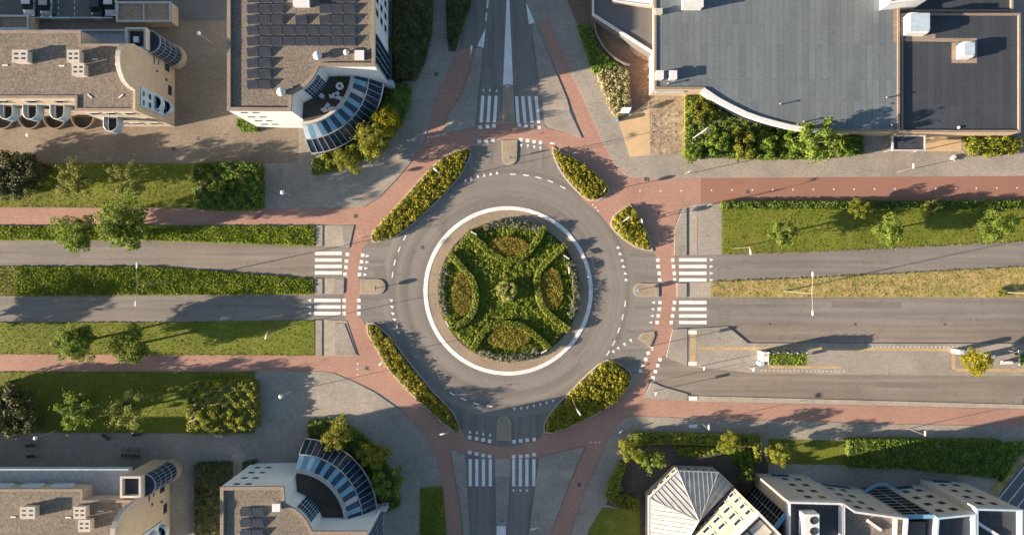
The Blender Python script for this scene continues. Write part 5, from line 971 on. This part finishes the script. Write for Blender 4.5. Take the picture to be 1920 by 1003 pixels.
# ------------------------------------------------------------------ trees
for key, px, py, r, lab in (('round', 138, 435, 35, 'round green tree over the upper western road, smaller of two'), ('round2', 228, 418, 49, 'large spreading green tree over the upper western red path'),
    ('loose', 137, 338, 31, 'loose branched tree on the shaded upper lawn beside the dark trees'), ('loose2', 238, 338, 30, 'thin pale tree alone in the middle of the upper western lawn'),
    ('dark', 8, 330, 42, 'dark copper tree cut by the left frame edge, above the path'), ('dark', 44, 330, 42, 'dark copper tree with light tips beside the upper left lawn'),
    ('round2', 141, 641, 37, 'round tree on the lower western verge, left of a pair'), ('round', 240, 648, 34, 'round tree on the lower western verge, right of a pair'),
    ('small', 146, 766, 34, 'pale leaved tree on the lower lawn near the dark tree'), ('loose', 236, 773, 32, 'pale leaved tree on the lower lawn nearer the shrub block'),
    ('dark', 32, 768, 48, 'big dark tree over the left end of the lower lawn'), ('bush_pale', 44, 798, 16, 'small pale bush below the big dark tree'),
    ('golden', 634, 815, 30, 'golden green tree above the upper edge of the southern fan'), ('golden', 700, 852, 28, 'tree with reddish tips at the shaded side of the southern fan'), ('small', 728, 908, 30, 'dark green tree by the lower side of the southern fan'),
    ('yellow', 728, 226, 29, 'bright yellow tree nearest the northern pavement corner'), ('golden', 697, 264, 34, 'olive gold tree between bright yellow tree and fan'), ('lime', 655, 299, 25, 'yellow green tree below the middle of the northern fan'), ('bush_lime', 620, 302, 20, 'small green round bush at the left end of the fan planting'),
    ('small', 1471, 438, 27, 'thin leafed young tree on the eastern lawn near the lamp'), ('fresh', 1668, 433, 27, 'rounded tree in the middle of the eastern lawn'), ('fresh', 1868, 424, 31, 'fuller tree near the right end of the eastern lawn'), ('lime', 1612, 390, 19, 'small bright yellow green tree in the eastern cycle track hedge'), ('bush_pale', 1750, 390, 16, 'pale bush bulging from the eastern cycle track hedge'),
    ('yellow', 1828, 677, 25, 'bright yellow tree standing on the bus platform'), ('lime', 1186, 841, 24, 'bright lime tree at the garden hedge corner'), ('small', 1223, 860, 22, 'thin brownish tree inside the hedged garden'), ('bush_lime', 1210, 874, 8, 'tiny lime bush below the thin garden tree'),
    ('lime', 1368, 831, 21, 'lime tree growing through the garden hedge by the pavement'), ('lime', 1459, 852, 21, 'lime tree on the lawn beside the thin hedge end'), ('small', 1400, 891, 14, 'small tree in the dark gap by the zinc roof'), ('bush_lime', 1167, 940, 15, 'lime bush in the clipped hedge at the garden bottom'),
    ('bush_pale', 1878, 548, 9, 'small yellowish bush at the foot of the eastern median lamp'), ('bush', 740, 80, 12, 'small green bush against the east wall of the northern offices')):
    tree(key, px, py, r, lab, 'bush' if 'bush' in lab else 'tree', name='bush' if 'bush' in lab else 'tree')
# trees beyond the left edge whose long shadows cross the western road and lawns
for key, px, py, r, lab in (('round2', -185, 625, 38, 'spreading tree beside the western road, beyond the left edge'), ('dark', -75, 330, 45, 'dark copper tree farther along the upper western lawn'), ('dark', -75, 775, 45, 'dark tree farther along the lower western lawn')):
    tree(key, px, py, r, lab, 'tree')
shrubs('ground_cover', None, None, [(1262, 834), (1345, 836), (1340, 848), (1300, 856), (1270, 850)], .4, .4, 'leaf_cover', 60, .12, kind='stuff', mats2='leaf_dark')
shrubs('ground_cover', None, None, [(1340, 838), (1415, 842), (1412, 880), (1390, 880), (1372, 862)], .5, .5, 'leaf_green', 50, .13, kind='stuff', mats2='leaf_dark')
# ------------------------------------------------------------------ street lamps and signs
def lamp(bx, by, h, lab, arm=(0, 0), name='street_lamp', head='flat', r=.036):
    x, y = (bx - 960) / S, (501.5 - by) / S; t = thing(name, lab, 'street lamp', (x, y, 0)); b = MB(); b.tube((x, y, 0), (x, y, 1.2), r * 1.5, r * 1.4, 8); b.tube((x, y, 1.2), (x, y, h), r * 1.2, r * .7, 8); b.build('pole', MAT['pole_grey' if r > .05 or head == 'flat' else 'white_metal'], t)
    if head == 'globe':
        b = MB(); b.ball((x, y, h + .2), .3, 14, 8, .85); b.build('lamp_globe', MAT['lamp_glass'], t, True); b = MB(); b.lathe((x, y, h), [(.1, -.1), (.16, 0), (.1, .05)], 10); b.build('collar', MAT['grey_metal'], t); return t
    ends = arm if isinstance(arm, list) else [arm]
    for ax, ay in ends:
        L = math.hypot(ax, ay) or 1e-3; u = (ax / L, ay / L); e = (x + ax, y + ay, h + .25)
        if L > .3: b = MB(); b.tube((x, y, h), e, .04, .035, 6); b.build('arm', MAT['pole_grey' if r > .05 else 'white_metal'], t)
        b = MB(); uu = u if L > .3 else (0, 1); nx, ny = -uu[1], uu[0]; vs = []
        for s, wd, z0, z1 in ((-.1, .05, .0, .06), (.0, .1, -.02, .1), (.42, .13, -.03, .11), (.68, .08, .0, .07)):
            for q, zz in ((-1, z0), (1, z0), (.8, z1), (-.8, z1)): vs.append((e[0] + uu[0] * s + nx * wd * q, e[1] + uu[1] * s + ny * wd * q, e[2] + zz))
        fs = [(4 * k + i, 4 * k + (i + 1) % 4, 4 * k + 4 + (i + 1) % 4, 4 * k + 4 + i) for k in range(3) for i in range(4)] + [(0, 1, 2, 3), (15, 14, 13, 12)]; b.add(vs, fs); hd = b.build('lamp_head', MAT['white_metal'], t)
        b = MB(); b.obox((e[0] + uu[0] * .32, e[1] + uu[1] * .32), uu, .5, .2, e[2] - .06, e[2] - .035); f = b.build('lens', MAT['lamp_glass'], t); f.parent = hd
    return t
lamp(323, 530, 9.5, 'tall double armed white lamp on the western median', [(.05, 2.3), (-.1, -2.3)], r=.06)
lamp(1470, 546, 9.5, 'tall double armed white lamp on the dry eastern median', [(0, 2.3), (0, -2.3)], r=.06)
lamp(1882, 548, 9.5, 'double armed lamp at the right end of the eastern median', [(0, 2.3), (0, -2.3)], r=.06)
lamp(1046.5, 286, 6.4, 'white lamp with short arm at the tip of the northern shrub bed', (-.9, .1))
lamp(888, 128, 6.6, 'white lamp on the shaded northern splitter island', (.05, .5))
lamp(833, 337, 6.6, 'white lamp standing in the long north-western shrub bed', (-.35, .3)); lamp(1155, 421, 6.6, 'white lamp standing in the small three cornered bed', (.4, .3))
lamp(848, 791, 6.4, 'white lamp at the lower tip of the narrow golden bed', (-.5, -.1)); lamp(1073, 749, 6.6, 'white lamp in the wide golden south-eastern bed', (.2, -.3))
lamp(737, 663, 6.6, 'white lamp in the upper part of the narrow golden bed', (-.3, -.3)); lamp(537, 612, 7.8, 'white lamp on the verge by the lower western crossing', (-.1, -.4))
lamp(1376, 466, 6.6, 'white lamp leaning over the eastern lawn beside the road', (.05, -.4)); lamp(1009, 964, 5.0, 'short white lamp on the right splitter island in the south', (-.6, -.1))
for bx, by, lab in ((548, 367, 'white globe lamp on the upper western pavement corner'), (398, 82, 'white globe lamp in the dark lane between flats and offices'), (545, 733, 'white globe lamp on the lower western pavement corner'), (105, 807, 'white globe lamp on the shaded lane below the lower lawn'), (92, 264, 'white globe lamp on the plaza below the balconies')): lamp(bx, by, 4.2, lab, head='globe', name='globe_lamp')
for bx, by, lab in ((1682, 323, 'short post lamp on the eastern upper pavement'), (1314, 792, 'short post lamp above the clipped garden hedge'), (1703, 803, 'short post lamp above the big hedge block')): lamp(bx, by, 3.9, lab, (0, 0), name='post_lamp')
def sign(bx, by, h, lab, mat, shape='round', ang=0, name='road_sign', cat='road sign', sz=.35):
    x, y = (bx - 960) / S, (501.5 - by) / S; t = thing(name, lab, cat, (x, y, 0)); b = MB(); b.tube((x, y, 0), (x, y, h), .045, n=7); b.build('post', MAT['grey_metal'], t)
    c_, s_ = math.cos(R_(ang)), math.sin(R_(ang)); b = MB(); m = 16 if shape == 'round' else 4
    P = [(sz * math.cos(2 * math.pi * k / m + (math.pi / 4 if m == 4 else 0)), sz * math.sin(2 * math.pi * k / m + (math.pi / 4 if m == 4 else 0))) for k in range(m)]
    vs = [(x + q * c_ - o * s_, y + q * s_ + o * c_, h - .1 + z) for o in (.06, .1) for q, z in P]; b.add(vs, [tuple(range(m)), tuple(range(2 * m - 1, m - 1, -1))] + [(i, (i + 1) % m, m + (i + 1) % m, m + i) for i in range(m)]); b.build('panel', MAT[mat], t); return t
for a in ((1285, 327, 3.0, 'sign post on the upper pavement edge by the pink path', 'white_metal', 'round', 30), (1131, 360, 2.4, 'small sign at the far tip of the northern shrub bed', 'stone_cap', 'round', 60), (1199, 416, 2.4, 'small sign on the right flank of the three cornered bed', 'stone_cap', 'round', 100),
          (1217, 649, 3.0, 'white sign with arm on the small triangular refuge', 'white_metal', 'square', 90), (1312, 686, 2.8, 'white direction post beside the orange platform line', 'white_metal', 'square', 80), (1402, 688, 2.8, 'white post with board before the bus shelter', 'white_metal', 'square', 80), (1224, 733, 2.6, 'pale sign post on the grey corner by the bus lane', 'white_metal', 'square', 70),
          (708, 540, 1.2, 'low bollard sign on the western refuge nose', 'sign_blue', 'round', 90), (1195, 544, 1.2, 'low bollard sign on the eastern refuge nose', 'sign_blue', 'round', 90), (955, 298, 1.2, 'low bollard sign on the northern refuge nose', 'sign_blue', 'round', 0), (953, 168, 1.2, 'low bollard sign at the white wedge tip in the north', 'sign_blue', 'round', 0), (942, 972, 1.2, 'low bollard sign on the southern median tip', 'sign_blue', 'round', 0),
          (679, 446, 1.6, 'short white post between red path and the north-western bed', 'white_metal', 'square', 0), (1325, 386, 2.6, 'blue and white sign on the eastern crossing pavement', 'sign_blue', 'square', 0), (1164, 835, .9, 'low post by the southern garden corner pavement', 'stone_cap', 'round', 30), (1162, 807, 1.0, 'short post at the pavement corner above the garden hedge', 'stone_cap', 'round', 30)): sign(*a)
for px, py, a, lab in ((888, 437, -30, 'white arrow board at the upper left hedge end of the island'), (1062, 482, -35, 'white arrow board at the upper right island rim'), (1067, 507, 95, 'small white board on the right lavender border'), (1020, 659, 30, 'white arrow board at the lower right hedge end of the island'), (838, 607, -60, 'white board at the lower left hedge end of the island')):
    x, y, _ = G(px, py, 1.2); t = thing('arrow_board', lab, 'road sign', (x, y, 0)); c_, s_ = math.cos(R_(a)), math.sin(R_(a)); b = MB(); b.obox((x, y), (c_, s_), 1.0, .16, .95, 1.25); b.build('panel', MAT['white_metal'], t); b = MB()
    for s in (-.35, .35): b.tube((x + s * c_, y + s * s_, 0), (x + s * c_, y + s * s_, .96), .035, n=6)
    b.build('post', MAT['grey_metal'], t)
# flag by the hall, sign board in the pale shrubs
x, y, _ = G(1293, 264, 0); t = thing('flag_pole', 'white pole with a pale red flag leaning over the hall shrubs', 'flag', (x, y, 0)); tp = (x + 1.3, y + .9, 5.2); b = MB(); b.tube((x, y, 0), tp, .05, .035, 7); b.build('pole', MAT['white_metal'], t)
b = MB(); vs = []
for i in range(6):
    f = i / 5; px_, py_ = tp[0] + f * 1.25, tp[1] + f * .55 + .12 * math.sin(f * 7)
    vs += [(px_ - .25, py_ - .2, 5.1 - f * .5 + .08 * math.sin(f * 9)), (px_ - .62, py_ - .68, 4.0 - f * .5)]
b.add(vs, [(2 * i, 2 * i + 1, 2 * i + 3, 2 * i + 2) for i in range(5)]); fl = b.build('flag', MAT['flag_cloth'], t); sm = fl.modifiers.new('thickness', 'SOLIDIFY'); sm.thickness = .02
x, y, _ = G(1173, 207, 1.6); t = thing('sign_board', 'tilted white board on posts at the pale shrub bed tip', 'sign board', (x, y, 0)); b = MB(); b.add([(x - .85, y - .38, 1.3), (x + .55, y - .38, 1.3), (x + .85, y + .38, 1.75), (x - .5, y + .38, 1.75), (x - .85, y - .38, 1.22), (x + .55, y - .38, 1.22), (x + .85, y + .38, 1.67), (x - .5, y + .38, 1.67)], [(0, 1, 2, 3), (7, 6, 5, 4), (0, 4, 5, 1), (1, 5, 6, 2), (2, 6, 7, 3), (3, 7, 4, 0)]); b.build('panel', MAT['white_metal'], t); b = MB()
for s in (-.6, .5): b.tube((x + s, y, 0), (x + s, y, 1.45), .05, n=6)
b.build('post', MAT['grey_metal'], t)
x, y, _ = G(1161, 223, .9); t = thing('waste_bin', 'dark blue waste bin at the tip of the pale shrub bed', 'waste bin', (x, y, 0)); b = MB(); b.lathe((x, y, 0), [(.26, 0), (.3, .85), (.26, .9)], 14); b.build('body', MAT['sign_blue'], t); b = MB(); b.lathe((x, y, 0), [(.3, .9), (.3, .95), (.05, 1.02)], 14); b.build('lid', MAT['dark_metal'], t)
# bollards on the gravel plaza
first = None
for k, (px, py) in enumerate([(1222 + 14 * i, 218) for i in range(4)] + [(1222 + 14 * i, 234) for i in range(4)] + [(1222 + 14 * i, 249) for i in range(4)] + [(1222 + 14 * i, 264) for i in range(4)]):
    x, y, _ = G(px, py); 
    if first is None:
        first = t = thing('bollard', 'small pale bollard in the rows on the gravel plaza', 'bollard', (0, 0, .07), 'small bollards on the gravel plaza'); b = MB(); b.lathe((0, 0, .07), [(.06, 0), (.06, .1), (.02, .14)], 10); b.build('post', MAT['stone_cap'], t); b = MB(); b.lathe((0, 0, .07), [(.09, 0), (.09, .03), (.06, .03)], 10); b.build('base', MAT['grey_metal'], t)
    else: t = copy_tree(first)
    t.location = (x, y, .07)
# white boulders by the hall shrubs
for px, py, lab in ((1310, 296, 'white boulder at the pavement edge of the hall shrubs, left one'), (1322, 293, 'white boulder at the pavement edge of the hall shrubs, right one'), (1786, 297, 'pale boulder on the pavement left of the yellow shrubbery')):
    x, y, _ = G(px, py); b = MB(); prof = []; n_ = 10
    for k in range(6):
        for i in range(n_): a = 2 * math.pi * i / n_; rr = .42 * math.sin(math.pi * (k + .3) / 6) * (1 + .25 * math.sin(3 * a + k + px)); b.v.append((x + rr * math.cos(a) * 1.3, y + rr * math.sin(a), .06 + .09 * k * (1 + .1 * math.sin(a * 2))))
    b.f = [(k * n_ + i, k * n_ + (i + 1) % n_, (k + 1) * n_ + (i + 1) % n_, (k + 1) * n_ + i) for k in range(5) for i in range(n_)] + [tuple(range(5 * n_, 6 * n_))]; b.m = [0] * len(b.f); tag(b.build('boulder', MAT['stone_cap']), lab, 'boulder')
# ------------------------------------------------------------------ bus shelters and platform furniture
def shelter(px0, px1, py0, py1, lab, ends=True):
    P = ccw(G2([(px0, py0), (px1, py0), (px1, py1), (px0, py1)], 2.5)); xs = [p[0] for p in P]; ys = [p[1] for p in P]; x0, x1, y0, y1 = min(xs), max(xs), min(ys), max(ys); t = thing('bus_shelter', lab, 'bus shelter', ((x0 + x1) / 2, (y0 + y1) / 2, .15))
    b = MB(); b.box(x0, y0, 2.25, x1, y1, 2.42); b.build('roof', MAT['grey_metal'], t); b = MB(); b.ring(P, inset(P, .08), 2.43, 2.56); b.build('roof_edge', MAT['steel'], t)
    Q = scatter(P, 1400); me = leaf_mesh('roof_plants', np.column_stack([Q, 2.42 + rng.uniform(.02, .2, 1400)]) - np.array([(x0 + x1) / 2, (y0 + y1) / 2, .15]), np.column_stack([rng.normal(0, .8, (1400, 2)), np.ones(1400)]), np.full(1400, .11), [MAT['leaf_cover']]); o = bpy.data.objects.new('roof_plants', me); COL.objects.link(o); o.parent = t
    n = 5
    for k in range(n): x = x0 + .05 + (x1 - x0 - .1) * k / (n - 1); b = MB(); b.box(x - .05, y1 + .01, .15, x + .05, y1 + .12, 2.68); b.build('post', MAT['white_metal'], t)
    b = MB(); b.box(x0 + .1, y1 - .02, .4, x1 - .1, y1 + .0, 2.2); b.build('glass_wall', MAT['glass'], t); b = MB(); b.box(x0 + .6, y1 - .55, .55, x1 - .9, y1 - .15, .62); be = b.build('bench', MAT['wood'], t); b = MB()
    for x in (x0 + .8, x1 - 1.1): b.box(x - .04, y1 - .5, .15, x + .04, y1 - .2, .55)
    f = b.build('leg', MAT['dark_metal'], t); f.parent = be
    if not ends: return
    b = MB(); b.box(x0 - .7, y0 + .5, .15, x0 - .05, y1 + .1, 2.3); b.build('poster_case', MAT['white_metal'], t); b = MB(); b.box(x0 - .9, y0 - .2, .15, x0 - .3, y0 + .35, 1.6); b.build('info_panel', MAT['pale_blue'], t); b = MB(); b.box(x0 - .65, y1 - .5, 2.301, x0 - .25, y1 - .15, 2.33); b.build('hatch', MAT['sand_plaza'], t)
shelter(1441, 1513, 662, 685, 'bus shelter with green planted roof and white end panel'); shelter(1912, 1990, 662, 685, 'second planted bus shelter cut by the right frame edge', False)
x, y, _ = G(1803, 660, 1.9); t = thing('ticket_kiosk', 'white boxy kiosk with blue top left of the yellow tree', 'kiosk', (x, y, .15)); b = MB(); b.box(x - .4, y - .3, .15, x + .4, y + .3, 1.95); b.build('housing', MAT['white_metal'], t); b = MB(); b.box(x - .3, y - .2, 1.951, x + .3, y + .2, 2.0); b.build('cover', MAT['pale_blue'], t)
for px, py, lab in ((1854, 667, 'white waste bin right of the yellow platform tree'), (1865, 669, 'pale blue waste bin beside the white one on the platform')):
    x, y, _ = G(px, py, 1.0); t = thing('waste_bin', lab, 'waste bin', (x, y, .15)); b = MB(); b.lathe((x, y, .15), [(.24, 0), (.26, .8), (.22, .86)], 14); b.build('body', MAT['white_metal' if px < 1860 else 'pale_blue'], t); b = MB(); b.lathe((x, y, .15), [(.27, .86), (.27, .92), (.05, .97)], 14); b.build('lid', MAT['grey_metal'], t)
x, y, _ = G(1888, 680, .6); t = thing('bench', 'pale bench in front of the right bus shelter', 'bench', (x, y, .15)); b = MB(); b.box(x - .9, y - .22, .55, x + .9, y + .22, .62); b.build('seat', MAT['white_metal'], t); b = MB(); b.box(x - .9, y + .24, .62, x + .9, y + .3, 1.0); b.build('backrest', MAT['white_metal'], t)
for s in (-.7, .7): b = MB(); b.box(x + s - .05, y - .2, .15, x + s + .05, y + .2, .549); b.build('leg', MAT['dark_metal'], t)
# ------------------------------------------------------------------ bicycles outside the southern flats, benches on the shaded lane
def bicycle(x, y, a):
    t = thing('bicycle', 'dark parked bicycle in the row outside the southern flats', 'bicycle', (0, 0, .06), 'bicycles outside the southern flats')
    for s in (-.52, .52):
        b = MB(); n_ = 18
        for k in range(n_): p = lambda q: (s + .33 * math.cos(2 * math.pi * q / n_), 0, .06 + .34 + .33 * math.sin(2 * math.pi * q / n_)); b.tube(p(k), p(k + 1), .022, n=5, caps=False)
        b.build('wheel', MAT['rubber'], t)
    b = MB()
    for p, q in (((-.52, 0, .4), (-.1, 0, .38)), ((-.1, 0, .38), (-.22, 0, .92)), ((-.22, 0, .85), (.36, 0, .9)), ((.36, 0, .9), (-.1, 0, .38)), ((.52, 0, .4), (.36, 0, 1.05)), ((-.52, 0, .4), (-.2, 0, .8))): b.tube(p, q, .028, n=6)
    b.build('frame', MAT['dark_metal'], t); b = MB(); b.tube((.33, -.28, 1.08), (.33, .28, 1.08), .025, n=6); b.build('handlebar', MAT['steel'], t); b = MB(); b.ball((-.24, 0, .97), .13, 10, 6, .5); b.build('saddle', MAT['rubber'], t); return t
p0 = bicycle(0, 0, 0)
for k, (px, py, a) in enumerate(((231, 850, 95), (239, 849, 82), (246, 851, 98), (254, 850, 86), (261, 851, 92))):
    t = p0 if k == 0 else copy_tree(p0); x, y, _ = G(px, py, .5); t.location = (x, y, .06); t.rotation_euler[2] = R_(a)
for px, py, a, lab in ((198, 819, -35, 'dark bench set askew on the shaded lane below the lawn'), (256, 815, 10, 'dark bench at the lawn edge below the pale tree'), (56, 835, 5, 'dark bench on the lane near the globe lamp, upper one'), (58, 855, 5, 'dark bench on the lane near the globe lamp, lower one'), (410, 817, 0, 'pale bench in front of the sunlit shrub block'), (436, 80, 0, 'dark bench hard against the west wall of the offices')):
    if px == 436: continue
    x, y, _ = G(px, py, .5); t = thing('bench', lab, 'bench', (x, y, .06)); c_, s_ = math.cos(R_(a)), math.sin(R_(a)); m = 'stone_cap' if px == 410 else 'dark_metal'; b = MB(); b.obox((x, y), (c_, s_), 1.3, .42, .46, .53); b.build('seat', MAT[m], t)
    for s in (-.5, .5): b = MB(); b.obox((x + s * c_, y + s * s_), (c_, s_), .1, .38, .06, .459); b.build('leg', MAT['grey_metal'], t)
# white garden bird-shaped ornament and planters in the garden
x, y, _ = G(1206, 845, 2.4); t = thing('parasol', 'white folded parasol beside the lime tree in the hedged garden', 'parasol', (x, y, .07)); b = MB(); b.tube((x, y, .07), (x, y, 2.4), .04, n=6); b.build('pole', MAT['steel'], t); b = MB(); b.add([(x, y - .5, 2.5), (x - .75, y + .3, 2.3), (x - .15, y + .05, 2.55), (x + .2, y + .05, 2.55), (x + .7, y + .35, 2.3), (x, y - .4, 2.0)], [(0, 2, 1), (0, 3, 2), (0, 4, 3), (0, 1, 5), (0, 5, 4)]); b.build('canopy', MAT['white_metal'], t)
x, y, _ = G(1164, 916, .4); t = thing('planter', 'round stone planter in the dark garden corner', 'planter', (x, y, .07)); b = MB(); b.lathe((x, y, .07), [(.25, 0), (.36, .45), (.3, .45), (.28, .35)], 14); b.build('pot', MAT['parapet'], t); b = MB(); b.lathe((x, y, .07), [(.28, .34), (.01, .36)], 14); b.build('soil', MAT['soil'], t)
